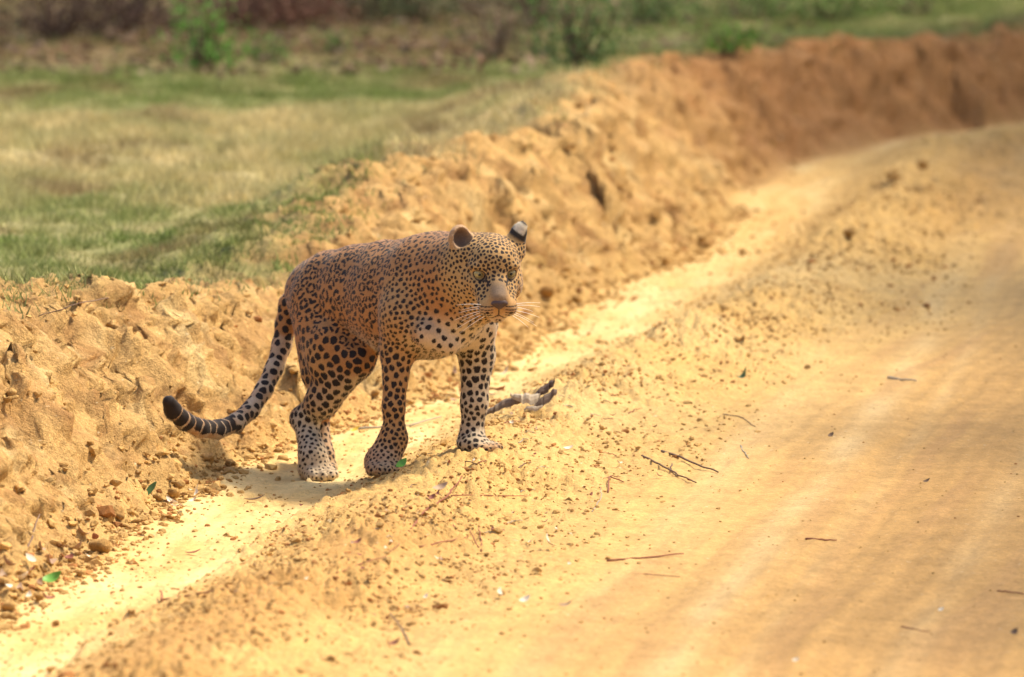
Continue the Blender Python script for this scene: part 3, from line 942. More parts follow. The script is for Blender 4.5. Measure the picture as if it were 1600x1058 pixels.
# ---- coat: base colour by body region
def paint_leopard():
    p, nrm = LV, LN
    orange = np.array([.40, .178, .058]); tan = np.array([.46, .255, .10]); cream = np.array([.54, .43, .30]); grey = np.array([.50, .36, .25]); olive = np.array([.42, .25, .095])
    col = np.tile(orange, (len(p), 1))
    def bl(c2, w):
        nonlocal col
        w = np.clip(w, 0, 1)[:, None]
        col = col * (1 - w) + np.asarray(c2) * w
    def seg(a, b, r0, r1):
        d, _ = seg_dist(p, np.asarray(a), np.asarray(b))
        return 1 - sstep(r0, r1, d)
    # underside and inner legs pale
    bl(cream, .8 * sstep(.35, .9, -nrm[:, 2]) * (p[:, 2] > .15))
    bl(tan, .7 * seg(L3(615, 470, -.30), L3(640, 520, -.30), .04, .12))
    front = np.clip(nrm @ BODY_H, 0, 1)
    bl((.60, .46, .31), .85 * seg(L3(745, 515, -.30), L3(690, 545, -.32), .06, .13) * sstep(-.2, .5, front))
    bl((.62, .50, .36), .85 * seg(L3(735, 505, -.3), L3(765, 520, -.22), .05, .11))
    bl(cream, .95 * seg(L3(742, 565, -.15), L3(738, 700, -.16), .06, .085))
    bl(tan, .6 * seg(L3(618, 560, -.25), L3(614, 690, -.27), .05, .07))
    bl(grey, .55 * seg(L3(602, 720, -.29), L3(598, 742, -.31), .03, .07))
    bl(tan, .8 * seg(L3(500, 570, .08), L3(500, 630, .1), .06, .10))
    bl(cream, .55 * seg(L3(540, 590, .04), L3(500, 650, .1), .03, .07))
    bl(cream, .9 * seg(L3(480, 675, .12), L3(500, 745, .05), .055, .08))
    bl(cream, .55 * seg(L3(503, 690, .32), L3(503, 735, .30), .04, .06))
    for i in range(3, len(TAILP) - 1):
        bl(cream, .5 * seg(TAILP[i], TAILP[i + 1], .03, .04))
    # sky sheen on the upward-facing back, painted in as grey-brown
    bl((.34, .20, .11), .5 * sstep(.70, .97, nrm[:, 2]) * (p[:, 2] > .42) * (1 - seg(HEAD_O, Hd(0, -.05, 0), .12, .16)))
    # head
    hl = np.stack([(p - HEAD_O) @ HEAD_L, (p - HEAD_O) @ HEAD_F, (p - HEAD_O) @ HEAD_U], 1)
    inh = 1 - sstep(.105, .185, np.linalg.norm((hl - [0, -.03, 0]) / [1, 1, 1.05], axis=1))
    bl(olive, inh * .9)
    def hb(c, pt, r0, r1, s=1.0):
        w = 1 - sstep(r0, r1, np.linalg.norm((hl - pt), axis=1))
        bl(c, w * s * inh)
    for s in (-1, 1):
        hb(cream, (s * .046, .000, -.024), .006, .018, .6)
        hb(cream, (s * .043, .002, .026), .004, .016, .6)
        hb((.46, .34, .215), (s * .032, .075, -.078), .012, .027, .9)
        hb(cream, (s * .042, .012, -.088), .012, .034, .6)
    hb((.62, .52, .40), (0, .060, -.102), .016, .032, .9)
    d, t = seg_dist(hl, np.array([0, .035, .006]), np.array([0, .095, -.040]))
    bl((.17, .115, .076), (1 - sstep(.012, .031, d)) * inh * .95 * (.15 + .85 * sstep(.0, .6, t)))
    # ears
    en = np.linalg.norm(hl - [-.084, -.090, .070], axis=1)
    bl((.40, .26, .16), (1 - sstep(.030, .045, en)) * .7)
    bl((.16, .095, .065), (1 - sstep(.018, .030, np.linalg.norm(hl - (np.array([-.084, -.090, .068]) + [.004, .006, 0]), axis=1))) * .9)
    cup = np.clip(nrm @ (HEAD_F * .8 + HEAD_L * .5), 0, 1)
    bl((.06, .035, .025), (1 - sstep(.012, .026, np.linalg.norm(hl - [-.072, -.072, .060], axis=1))) * .9)
    e2 = np.array([.074, -.080, .086])
    upv = np.array([.527, 0, .85])
    along = (hl - e2) @ upv
    near2 = 1 - sstep(.036, .05, np.linalg.norm(hl - e2, axis=1))
    bl((.03, .022, .018), near2 * sstep(-.022, -.012, along))
    bl((.62, .52, .38), near2 * sstep(-.004, .001, along) * (1 - sstep(.020, .027, along)) * (1 - sstep(.012, .019, np.abs((hl - e2) @ np.array([.85, 0, -.527]) + .003))))
    dusk = sstep(0, .05, p[:, 2] - height(p[:, 0], p[:, 1]))           # dusty feet
    bl((.56, .42, .24), .55 * (1 - dusk))
    return col, hl, inh

COAT, HL, INH = paint_leopard()

# ---- coat: where the spots sit and how big they are
def spot_field():
    p, nrm = LV, LN
    # region: (a, b, weight radius, spacing, blob radius, rosette ring radius or 0)
    R = [
        (L3(470, 440, .15), L3(560, 430, .0), .13, 0.0288, 0.0068, 0.0098),     # rump and flank
        (L3(560, 430, .0), L3(620, 430, -.14), .12, 0.0267, 0.0063, 0.0088),    # ribs
        (L3(600, 400, .0), L3(660, 385, -.15), .05, 0.0224, 0.0057, 0.0069),     # back
        (L3(560, 510, .0), L3(600, 510, -.1), .05, 0.0224, 0.0063, 0.0064),
        (L3(630, 470, -.30), L3(640, 520, -.30), .085, 0.0132, 0.0052, 0),     # shoulder
        (L3(680, 400, -.28), L3(715, 440, -.36), .075, 0.0148, 0.0054, 0),     # neck side
        (L3(680, 520, -.34), L3(700, 545, -.34), .055, 0.0192, 0.0069, 0),     # lower chest
        (L3(755, 500, -.28), L3(750, 530, -.22), .055, 0.0216, 0.0081, 0),     # throat and far shoulder
        (L3(745, 555, -.16), L3(740, 620, -.17), .050, 0.0172, 0.0077, 0),     # far foreleg
        (L3(740, 640, -.17), L3(738, 700, -.18), .045, 0.0132, 0.0057, 0),
        (L3(760, 702, -.20), L3(785, 700, -.22), .030, 0.0104, 0.0040, 0),
        (L3(618, 560, -.27), L3(615, 650, -.29), .050, 0.0164, 0.0078, 0),     # near foreleg
        (L3(614, 665, -.29), L3(608, 700, -.31), .042, 0.0120, 0.0052, 0),
        (L3(602, 715, -.31), L3(598, 742, -.33), .045, 0.0100, 0.0036, 0),
        (L3(480, 530, .12), L3(515, 560, .04), .055, 0.0216, 0.0094, 0),       # thigh
        (L3(490, 590, .10), L3(545, 575, .02), .060, 0.0212, 0.0107, 0),
        (L3(500, 630, .08), L3(470, 655, .14), .045, 0.0172, 0.0085, 0),
        (L3(472, 680, .12), L3(485, 705, .07), .045, 0.0116, 0.0042, 0),
        (L3(495, 725, .04), L3(510, 745, .0), .045, 0.0108, 0.0031, 0),
        (TAILP[1], TAILP[4], .045, .0225, .0100, 0),
        (TAILP[4], TAILP[7], .040, .0235, .0105, 0),
        (L3(503, 650, .36), L3(503, 735, .30), .04, 0.0152, 0.0062, 0),
        (Hd(0, -.05, .05), Hd(0, -.02, .05), .080, 0.0092, 0.0045, 0),         # forehead
        (Hd(-.07, -.06, -.03), Hd(-.07, -.05, -.07), .055, 0.0104, 0.0037, 0),  # cheek
        (Hd(.07, -.06, -.03), Hd(.07, -.05, -.07), .055, 0.0104, 0.0035, 0),
    ]
    R[6] = (*R[6][:3], .0225, .0070, 0); R[7] = (*R[7][:3], .0250, .0085, 0)
    def params(q):
        best = np.full(len(q), 9e9); idx = np.zeros(len(q), int)
        for i, (a, b, r, *_r) in enumerate(R):
            d, _ = seg_dist(q, np.asarray(a), np.asarray(b))
            d = d / r
            m = d < best
            best[m] = d[m]; idx[m] = i
        return idx
    dt = np.full(len(p), 9.0)
    for i in range(2, len(TAILP) - 1):
        d, _ = seg_dist(p, TAILP[i], TAILP[i + 1])
        dt = np.minimum(dt, d)
    on_tail = dt < .034
    idx_all = params(p)
    r = np.random.default_rng(11)
    order = r.permutation(len(p))[:90000]
    bare = np.zeros(len(p), bool)
    d1, _ = seg_dist(HL, np.array([0, .066, -.022]), np.array([0, .10, -.040]))
    bare |= (d1 < .024) & (HL[:, 1] > .0)
    bare |= (HL[:, 1] > .068) & (INH > .5)
    for s in (-1, 1):
        bare |= np.linalg.norm(HL - [s * .042, 0, 0], axis=1) < .022
    bare |= np.linalg.norm(HL - [-.084, -.090, .070], axis=1) < .040
    bare |= np.linalg.norm(HL - [.074, -.080, .090], axis=1) < .036
    cells, centers = {}, []
    cs = .036
    for vi in order:
        if bare[vi]: continue
        q = p[vi]; k = idx_all[vi]; sp = R[k][3]
        key = (int(q[0] // cs), int(q[1] // cs), int(q[2] // cs))
        ok = True
        for dx in (-1, 0, 1):
            for dy in (-1, 0, 1):
                for dz in (-1, 0, 1):
                    for (c, s2) in cells.get((key[0] + dx, key[1] + dy, key[2] + dz), ()):
                        m = .5 * (sp + s2)
                        if (q[0] - c[0]) ** 2 + (q[1] - c[1]) ** 2 + (q[2] - c[2]) ** 2 < m * m:
                            ok = False; break
                    if not ok: break
                if not ok: break
            if not ok: break
        if ok:
            cells.setdefault(key, []).append((q, sp)); centers.append((vi, k))
    C = np.array([p[vi] for vi, k in centers])
    K = np.array([k for vi, k in centers])
    kd = kdtree.KDTree(len(C))
    for i, c in enumerate(C): kd.insert(c, i)
    kd.balance()
    cent = []
    for i in range(len(C)):
        sp, br, ring = R[K[i]][3:]
        nn_ = [d for _, j, d in kd.find_n(C[i], 6)][1:]
        av = min(sum(nn_) / 5, sp * 1.45)
        n0 = nrm[centers[i][0]]
        t1 = np.cross(n0, [.3, .2, 1.0]); t1 /= np.linalg.norm(t1) + 1e-9
        t2 = np.cross(n0, t1)
        a = r.uniform(0, 6.28)
        if ring:
            rad = av * .47; inner = rad * (r.uniform(.36, .50) if r.random() > -1 else 0)
            gap = .0019
        else:
            rad = av * min(.50, br / sp * .88) * r.uniform(.78, 1.12); inner = 0
            gap = .0012 + .05 * sp
        cent.append((rad, inner, gap, t1, t2, a, r.uniform(1.0, 1.30), r.integers(2, 5), r.uniform(.15, .5)))
    f = np.full(len(p), .02)
    rf = np.zeros(len(p))
    nz = np.stack([noise2(p[:, 0] * 80 + 3 * p[:, 1] * 17, p[:, 2] * 80, 81), noise2(p[:, 1] * 80, p[:, 2] * 80 + p[:, 0] * 60, 82), noise2(p[:, 0] * 80, p[:, 1] * 80 + 20 * p[:, 2], 83)], 1) * .0021
    pw = p + nz
    for i in range(len(p)):
        (c1, j, d1), (c2, j2, d2) = kd.find_n(pw[i], 2)
        rad, inner, gap, t1, t2, a0, el_, m, cut = cent[j]
        v = pw[i] - C[j]
        x_, y_ = float(v @ t1), float(v @ t2)
        ang = math.atan2(y_, x_)
        ca, sa = math.cos(a0), math.sin(a0)
        u_, w_ = x_ * ca + y_ * sa, -x_ * sa + y_ * ca
        dd = math.sqrt((u_ * u_) / el_ + (w_ * w_) * el_ + max(d1 * d1 - x_ * x_ - y_ * y_, 0))
        q = dd - rad * (1 + .07 * math.cos(3 * ang + a0))
        q = max(q, gap - .5 * (d2 - d1))
        if inner:
            q = max(q, inner - dd)
            k_ = math.cos(m * ang + a0 * 3)
            if k_ > 1 - cut * .55 and dd > inner * .7:        # broken ring
                q = max(q, (k_ - (1 - cut * .55)) * .018)
            rf[i] = max(0.0, min(1.0, (rad - dd) / (rad * .4)))
        f[i] = q
    f[bare] = np.maximum(f[bare], .004)
    # face marks straight from local coordinates
    def mark(pts, w, ymin=-.02):
        nonlocal f
        pts = np.array(pts, float)
        flat = HL.copy(); flat[:, 1] = 0; pts[:, 1] = 0
        for a, b in zip(pts[:-1], pts[1:]):
            d, _ = seg_dist(flat, a, b + 1e-6)
            f = np.where((INH > .3) & (HL[:, 1] > ymin), np.minimum(f, d - w), f)
    for s in (-1, 1):
        e = np.array([s * .042, .006, 0])
        ringp = [e + np.array([math.cos(a) * .0150 * s * -1, 0, math.sin(a) * .0135]) for a in np.linspace(0, 2 * math.pi, 17)]
        mark(ringp, .0012)
        mark(ringp[:9], .0019)
        mark([(s * .028, .010, -.004), (s * .0235, .024, -.012)], .0028)     # tear line
        mark([(s * .027, .008, .015), (s * .024, .010, .032)], .0014)
        for j in range(4):                                                                         # whisker rows
            z0 = -.058 - .0085 * j
            for q in range(5):
                x0 = .017 + .0082 * q
                yy = .092 - .0045 * q - .0006 * q * q
                mark([(s * x0, yy, z0 - .0005 * q), (s * (x0 + .0050), yy - .004, z0 - .0012 * q)], .0014, .03)
        mark([(s * .002, .095, -.086), (s * .018, .088, -.0945), (s * .036, .066, -.0965), (s * .047, .040, -.092)], .0014, .03)   # mouth line
    mark([(0, .100, -.062), (0, .096, -.086)], .0016, .03)
    # tail
    tl = np.array(TAILP)
    cum = np.concatenate([[0], np.cumsum(np.linalg.norm(np.diff(tl, axis=0), axis=1))])
    ti = np.where(on_tail)[0]
    bd = np.full(len(ti), 9.0); tt = np.zeros(len(ti)); lat = np.zeros(len(ti)); ci = np.zeros(len(ti))
    for i in range(len(tl) - 1):
        d, t = seg_dist(p[ti], tl[i], tl[i + 1])
        m = d < bd
        bd[m] = d[m]; tt[m] = (cum[i] + t * (cum[i + 1] - cum[i]))[m]
    tot = cum[-1]
    upn = nrm[ti]
    ang = upn[:, 2] * .5 - upn[:, 0] * .5
    ph = tt / .036 + .22 * noise2(tt * 30, ang * 2, 85)
    fr = np.abs(ph - np.floor(ph) - .5)
    under = upn @ np.array([.35, 0, -.94])
    bandf = (fr - .425) * .03
    bandf = np.where(tt > tot - .034, -.006, bandf)
    bandf = np.where((under > .72) & (tt < tot - .11), .004, bandf)
    w = sstep(tot * .60, tot * .66, tt)
    f[ti] = f[ti] * (1 - w) + bandf * w
    return f, rf

SPOT, ROS = spot_field()

def coat_mat():
    m, nt, b = new_mat('leopard_coat')
    a = N(nt, 'ShaderNodeAttribute', attribute_name='coat')
    s = N(nt, 'ShaderNodeAttribute', attribute_name='spot')
    r = N(nt, 'ShaderNodeAttribute', attribute_name='rosette')
    geo = N(nt, 'ShaderNodeNewGeometry')
    nz = rng_node(nt, noise_node(nt, geo.outputs['Position'], 420, 2, .6), 0, 1, -.0016, .0016)
    e = math_node(nt, 'ADD', s.outputs['Fac'], nz)
    k = rng_node(nt, e, -.0008, .0010, 1, 0)
    var = rng_node(nt, noise_node(nt, geo.outputs['Position'], 260, 3, .6), .3, .7, .82, 1.16)
    cc = N(nt, 'ShaderNodeCombineColor')
    for i in range(3): nt.links.new(var, cc.inputs[i])
    base = mixc(nt, 1.0, a.outputs['Color'], cc.outputs[0], 'MULTIPLY')
    base = mixc(nt, rng_node(nt, r.outputs['Fac'], 0, .6, 0, .45), base, (.42, .19, .07))
    c = mixc(nt, k, base, (.022, .014, .012))
    nt.links.new(c, b.inputs['Base Color'])
    b.inputs['Roughness'].default_value = .75
    b.inputs['Specular IOR Level'].default_value = .25
    b.inputs['Sheen Weight'].default_value = .12
    b.inputs['Sheen Roughness'].default_value = .4
    return m
M_COAT = coat_mat()

leopard = bpy.data.objects.new('leopard', None)
leopard.location = (0, 0, 0)
COL.objects.link(leopard)
tag(leopard, 'spotted leopard walking along the dusty roadside with its head turned to the viewer', 'leopard')
lc = np.array([*(L3(600, 700, -.05))[:2], 0.0]); lc[2] = h1(lc[0], lc[1])
leopard.location = lc
def child(name, v, f, mat, smooth=True):
    return mesh_np(name, np.asarray(v) - lc, f, mat, leopard, smooth)
body = child('body', LV, LQ, M_COAT)
color_attr(body, 'coat', COAT); float_attr(body, 'spot', SPOT); float_attr(body, 'rosette', ROS)

def fur():
    r = np.random.default_rng(5)
    tri = np.concatenate([LQ[:, [0, 1, 2]], LQ[:, [0, 2, 3]]])
    ar = .5 * np.linalg.norm(np.cross(LV[tri[:, 1]] - LV[tri[:, 0]], LV[tri[:, 2]] - LV[tri[:, 0]]), axis=1)
    n = 210000
    ti = r.choice(len(tri), n, p=ar / ar.sum())
    w = r.dirichlet((1, 1, 1), n)
    T = tri[ti]
    q = (LV[T] * w[:, :, None]).sum(1)
    nn = (LN[T] * w[:, :, None]).sum(1); nn /= np.linalg.norm(nn, axis=1, keepdims=True)
    keep = np.ones(n, bool)
    hl = np.stack([(q - HEAD_O) @ HEAD_L, (q - HEAD_O) @ HEAD_F, (q - HEAD_O) @ HEAD_U], 1)
    face = 1 - sstep(.10, .18, np.linalg.norm(hl, axis=1))
    for s in (-1, 1):
        keep &= np.linalg.norm(hl - [s * .042, .004, 0], axis=1) > .019
    keep &= ~((hl[:, 1] > .085) & (np.abs(hl[:, 0]) < .02) & (face > .5))
    flow = -BODY_H * .8 + np.array([0, 0, -.55])
    fl = np.tile(flow, (n, 1))
    hf = hl / (np.linalg.norm(hl, axis=1, keepdims=True) + 1e-6)
    hdir = -HEAD_F[None] * .6 + hl[:, [0]] * 9 * HEAD_L[None] + (hl[:, [2]] * 5) * HEAD_U[None]
    fl = fl * (1 - face[:, None]) + hdir * face[:, None]
    low = (1 - sstep(.25, .4, q[:, 2]))[:, None]
    fl = fl * (1 - low) + np.array([0, .1, -1.0]) * low
    fl = fl + r.normal(size=(n, 3)) * .28
    fl -= (fl * nn).sum(1, keepdims=True) * nn
    fl /= np.linalg.norm(fl, axis=1, keepdims=True) + 1e-9
    d = fl * .86 + nn * r.uniform(.25, .6, (n, 1))
    L = (r.uniform(.0040, .0072, n) * (1 - .55 * face) * (1 + .5 * sstep(.3, .9, -nn[:, 2]) * (1 - face)))[:, None]
    side = np.cross(d, nn); side /= np.linalg.norm(side, axis=1, keepdims=True) + 1e-9
    wd = r.uniform(.0004, .0008, n)[:, None]
    V = np.stack([q - side * wd - nn * .0005, q + side * wd - nn * .0005, q + d * L], 1)[keep]
    k = len(V)
    o = child('fur', V.reshape(-1, 3), np.arange(k * 3).reshape(-1, 3), M_COAT)
    at = lambda A: np.repeat((A[T] * (w[:, :, None] if A.ndim == 2 else w)).sum(1)[keep], 3, 0)
    color_attr(o, 'coat', at(COAT)); float_attr(o, 'spot', at(SPOT)); float_attr(o, 'rosette', at(ROS))
    o.data.normals_split_custom_set_from_vertices(np.repeat(nn[keep], 3, 0).tolist())
    o['kind'] = 'stuff'
fur()

def ico(sub=2):
    t = (1 + 5 ** .5) / 2
    v = [(-1, t, 0), (1, t, 0), (-1, -t, 0), (1, -t, 0), (0, -1, t), (0, 1, t), (0, -1, -t), (0, 1, -t), (t, 0, -1), (t, 0, 1), (-t, 0, -1), (-t, 0, 1)]
    f = [(0, 11, 5), (0, 5, 1), (0, 1, 7), (0, 7, 10), (0, 10, 11), (1, 5, 9), (5, 11, 4), (11, 10, 2), (10, 7, 6), (7, 1, 8), (3, 9, 4), (3, 4, 2), (3, 2, 6), (3, 6, 8), (3, 8, 9), (4, 9, 5), (2, 4, 11), (6, 2, 10), (8, 6, 7), (9, 8, 1)]
    v = [np.array(q) / np.linalg.norm(q) for q in v]
    for _ in range(sub):
        mid, nf = {}, []
        def m(a, b):
            k = (min(a, b), max(a, b))
            if k not in mid:
                q = v[a] + v[b]; v.append(q / np.linalg.norm(q)); mid[k] = len(v) - 1
            return mid[k]
        for a, b, c in f:
            x, y, z = m(a, b), m(b, c), m(c, a)
            nf += [(a, x, z), (b, y, x), (c, z, y), (x, y, z)]
        f = nf
    return np.array(v), np.array(f)

# eyes, nose, whiskers, claws
M_IRIS = plain_mat('iris', (.27, .22, .09), (.38, .31, .14), 300, .12, .5)
M_PUPIL = plain_mat('pupil', (.01, .01, .01), (.015, .015, .015), 100, .08, .5)
M_NOSE = plain_mat('nose_skin', (.055, .03, .025), (.10, .055, .045), 200, .45, .4)
M_WHISK = plain_mat('whisker', (.85, .82, .76), (.9, .87, .8), 50, .4, .3)
IV, IF = ico(2)
for s in (-1, 1):
    c = Hd(s * .042, -.0015, 0)
    e = child('eye', c + (IV * [.0140, .0140, .0140]), IF, M_IRIS)
    look = HEAD_F * .95 + np.array([0, 0, .05]); look /= np.linalg.norm(look)
    pv = IV * .0042
    pupil = mesh_np('pupil', c + look * .0116 + pv - lc, IF, M_PUPIL, e)
def nose_mesh():
    v = IV.copy()
    w = np.where(v[:, 2] > 0, 1.0, 1.0 + v[:, 2] * .80)
    q = np.stack([v[:, 0] * .0230 * w, v[:, 1] * .012, v[:, 2] * .0155], 1)
    for s in (-1, 1):      # nostrils
        d = np.hypot(q[:, 0] - s * .0105, q[:, 2] + .001)
        q[:, 1] -= np.where(q[:, 1] > 0, .006 * np.exp(-(d / .004) ** 2), 0)
    return np.array([Hd(x, .0895 + y, -.0525 + z) for x, y, z in q])
child('nose', nose_mesh(), IF, M_NOSE)
wr_ = np.random.default_rng(3)
for s in (-1, 1):
    for j in range(7):
        a = np.array([s * (.032 + .008 * wr_.random()), .078 - .012 * wr_.random(), -.060 - .005 * j])
        L = wr_.uniform(.055, .085)
        dirv = np.array([s * 1.0, .15 - .12 * wr_.random(), .25 - .13 * j + wr_.uniform(-.06, .06)])
        dirv /= np.linalg.norm(dirv)
        pts = [Hd(*(a + dirv * L * t + np.array([0, -.012, -.016]) * t * t)) for t in np.linspace(0, 1, 6)]
        v, f = tube(pts, np.linspace(.00075, .00025, 6), 4)
        child('whisker', v, f, M_WHISK)

# ------------------------------------------------------------------ clods
def clod_mesh(seed, sub=2, rough=.22):
    r = np.random.default_rng(seed)
    v, f = ico(sub)
    d = np.zeros(len(v))
    for _ in range(12):
        a = r.normal(size=3); a /= np.linalg.norm(a)
        d -= np.clip(v @ a - r.uniform(.35, .75), 0, 1) * 1.0
    d += rough * .5 * (noise2(v[:, 0] * 2.1 + seed, v[:, 1] * 2.1 + v[:, 2] * 1.7, seed) + .6 * noise2(v[:, 0] * 4.7, v[:, 2] * 4.7 + v[:, 1] * 4.1 + seed, seed + 1))
    v = v * (1 + d)[:, None] * [1, r.uniform(.75, 1), r.uniform(.6, .85)]
    return v, f

CL = [clod_mesh(i) for i in range(7)]
CLOD_ME = []
for i, (v, f) in enumerate(CL):
    o = mesh_np('clod', v, f, M_CLOD, link=False)
    CLOD_ME.append(o.data)
    bpy.data.objects.remove(o)

def clod(p, r, label, group=None, seed=0, sink=.25, mat=None):
    o = bpy.data.objects.new('clod', CLOD_ME[seed % 7])
    o.location = (p[0], p[1], p[2] + r * (.62 - sink))
    o.scale = (r, r, r)
    o.rotation_euler = (0, 0, (seed * 2.39) % 6.28)
    COL.objects.link(o)
    tag(o, label, 'clod', group)
    return o

SINGLE_CLODS = [  # u, v (foot), radius in photo px, label
    (206, 966, 13, 'rounded sandy clod alone on the pale track at lower left'),
    (80, 1052, 12, 'flat dark reddish clod at the bottom left edge'),
    (165, 870, 33, 'large rounded clod at the bank foot beside the dry leaves at left'),
    (190, 815, 22, 'rounded clod left in the row of three at the bank foot'),
    (218, 822, 16, 'smaller clod right in the row of three at the bank foot'),
    (173, 835, 14, 'small brown clod just below the row at the bank foot'),
    (270, 790, 20, 'brown clod beside the dark green leaf at the bank foot'),
    (325, 735, 24, 'broad clod on the bank foot below the curl of the tail'),
    (90, 980, 12, 'small clod on the dark line at the edge of the pale track'),
    (1330, 372, 17, 'lone brown clod standing on the bright sand right of centre'),
    (985, 310, 17, 'brown clod on the bank slope above the bright sand, right of centre'),
    (1050, 330, 14, 'small brown clod on the bank slope right of the brown one'),
    (960, 238, 20, 'brown clod high on the bank at centre right'),
    (1095, 390, 16, 'clod at the bank foot by the bright sand'),
    (1160, 403, 13, 'flat brown clod on the bright sand right of the bank foot'),
    (860, 470, 26, 'long brown clod at the bank foot right of the leopard face'),
    (905, 478, 20, 'brown clod next to the long clod right of the leopard face'),
    (790, 552, 16, 'clod at the bank foot behind the far foreleg'),
    (833, 582, 10, 'small clod in the ditch above the bark slab'),
    (1400, 285, 22, 'brown clod heap on the shoulder at the far bend'),
    (1440, 275, 18, 'smaller brown clod heap on the shoulder right at the far bend'),
    (1180, 480, 8, 'small dark clod on the sand right of centre'),
    (20, 960, 22, 'half buried clod at the bank foot on the left edge'),
    (40, 905, 18, 'brown clod under the pale leaves at the left edge'),
    (735, 348, 20, 'brown clod on the bank just above the leopard ear'),
    (655, 352, 15, 'clod on the bank behind the leopard shoulder'),
    (1000, 560, 8, 'small clod on the windrow right of the bark slab'),
]
for i, (u, v, r, lab) in enumerate(SINGLE_CLODS):
    p = G(u, v - r * .25)
    clod(p, r * p[1] / F, lab, seed=i * 3 + 1)

def scatter_clods():
    r = np.random.default_rng(21)
    zones = {
        'bank': ('sandy clod lying on the slope of the earth bank', 'clods on the bank slope'),
        'foot': ('sandy clod lying along the foot of the earth bank', 'clods along the bank foot'),
        'wind': ('small clod of loose soil on the ridge beside the road', 'clods on the ridge beside the road'),
    }
    counts = {'bank': 95, 'foot': 70, 'wind': 70}
    for z, (lab, grp) in zones.items():
        k = 0
        while k < counts[z]:
            y = 14.6 + 13 * r.random() ** 1.3
            t0, W0, c0 = fields(np.array([0.0]), np.array([y]))
            if z == 'bank': x = t0[0] - W0[0] * r.uniform(.15, 1.0); rad = r.uniform(.010, .028)
            elif z == 'foot': x = t0[0] + r.normal(0, .05); rad = r.uniform(.009, .03)
            else: x = c0[0] + r.normal(0, .2); rad = r.uniform(.005, .0105)
            if abs(x) > .083 * y: continue
            if any((x - a) ** 2 + (y - b) ** 2 < .012 for a, b, _ in PAW_FIX): continue
            clod((x, y, h1(x, y)), rad, lab, grp, seed=int(r.integers(0, 999)))
            k += 1
    # crumbs too small to count
    n = 42000
    y = 13.2 + 12 * r.random(n) ** 1.35
    t0, W0, c0 = fields(np.zeros(n), y)
    kind = r.random(n)
    x = np.where(kind < .74, c0 + .04 + r.normal(0, .24, n), np.where(kind < .78, t0 - W0 * r.uniform(-.1, 1.15, n), np.where(kind < .93, t0 + r.normal(0, .06, n), np.where(kind < .965, t0 + r.uniform(0, .5, n), c0 + r.uniform(.3, 1.6, n)))))
    pt = fbm(x * 3.2, y * 1.8, 3, 93)
    keep = (kind > .74) | (r.random(n) < .45 + 1.1 * pt)
    base = np.where(kind < .74, .0034 + .0020 * np.clip(pt, 0, 1), np.where(kind < .93, .0056, np.where(kind < .965, .0028, .0018)))
    rad = base * r.lognormal(0, .45, n)
    x, y, rad = x[keep], y[keep], rad[keep]
    ok = np.abs(x) < .1 * y
    for a, b, _ in PAW_FIX: ok &= (x - a) ** 2 + (y - b) ** 2 > .004
    x, y, rad = x[ok], y[ok], rad[ok]
    z = height(x, y)
    m = len(x)
    lows = []
    for i in range(5):
        v0, f0 = ico(0)
        lows.append(((v0 + r.normal(0, .17, v0.shape)) * [1.15, .9, .75], f0))
    which = r.integers(0, 5, m)
    VV, TT, CC, off = [], [], [], 0
    for w, (v, f) in enumerate(lows):
        s = which == w
        a = r.uniform(0, 6.28, s.sum())
        rot = np.stack([np.cos(a), -np.sin(a), np.sin(a), np.cos(a)], 1).reshape(-1, 2, 2)
        vv = np.tile(v, (s.sum(), 1, 1)) * rad[s][:, None, None]
        vv[:, :, :2] = np.einsum('nij,nvj->nvi', rot, vv[:, :, :2])
        vv += np.stack([x[s], y[s], z[s] + rad[s] * .18], 1)[:, None, :]
        VV.append(vv.reshape(-1, 3))
        TT.append((f[None] + (np.arange(s.sum()) * len(v))[:, None, None]).reshape(-1, 3) + off)
        off += len(v) * s.sum()
        tn = np.array([.51, .31, .108]) * r.uniform(.66, 1.12, (s.sum(), 1)) * np.where(r.random((s.sum(), 1)) < .12, [[.7, .5, .45]], [[1, 1, 1]])
        CC.append(np.repeat(tn, len(v), 0))
    o = mesh_np('loose_crumbs', np.concatenate(VV), np.concatenate(TT), M_VERGE, smooth=False)
    color_attr(o, 'albedo', np.concatenate(CC))
    float_attr(o, 'rough', np.full(len(o.data.vertices), .5))
    tag(o, 'loose sandy crumbs scattered over the roadside and the bank', 'gravel', kind='stuff')
scatter_clods()

# ------------------------------------------------------------------ leaves and twigs
def leaf(u, v, length_px, width_px, yaw, pitch, mat, label, curl=.25, group=None, lift=.004, roll=0.0):
    """a single leaf: folded along the midrib and curled along its length"""
    p = G(u, v)
    s = p[1] / F
    L, W = length_px * s, width_px * s
    n = 9
    V, T = [], []
    for i in range(n):
        t = i / (n - 1)
        w = W * .5 * math.sin(math.pi * min(1, t * .96 + .02)) ** .8
        zc = curl * L * (t - .5) ** 2 * 2
        x = (t - .5) * L
        V += [(x, -w, zc + w * .35), (x, 0, zc), (x, w, zc + w * .35)]
    for i in range(n - 1):
        a = i * 3
        for k in (0, 1):
            T += [(a + k, a + k + 3, a + k + 4), (a + k, a + k + 4, a + k + 1)]
    V = np.array(V); m = len(V)
    top = V + [0, 0, .0006]
    allv = np.concatenate([top, V]); T = np.array(T)
    allT = np.concatenate([T, T[:, ::-1] + m])
    o = mesh_np('leaf', allv, allT, mat)
    o.rotation_mode = 'XYZ'
    o.rotation_euler = (roll, -pitch, yaw)
    o.location = (p[0], p[1], p[2] + lift + abs(math.sin(pitch)) * L * .42 + abs(math.sin(roll)) * W * .3)
    tag(o, label, 'leaf', group)
    return o

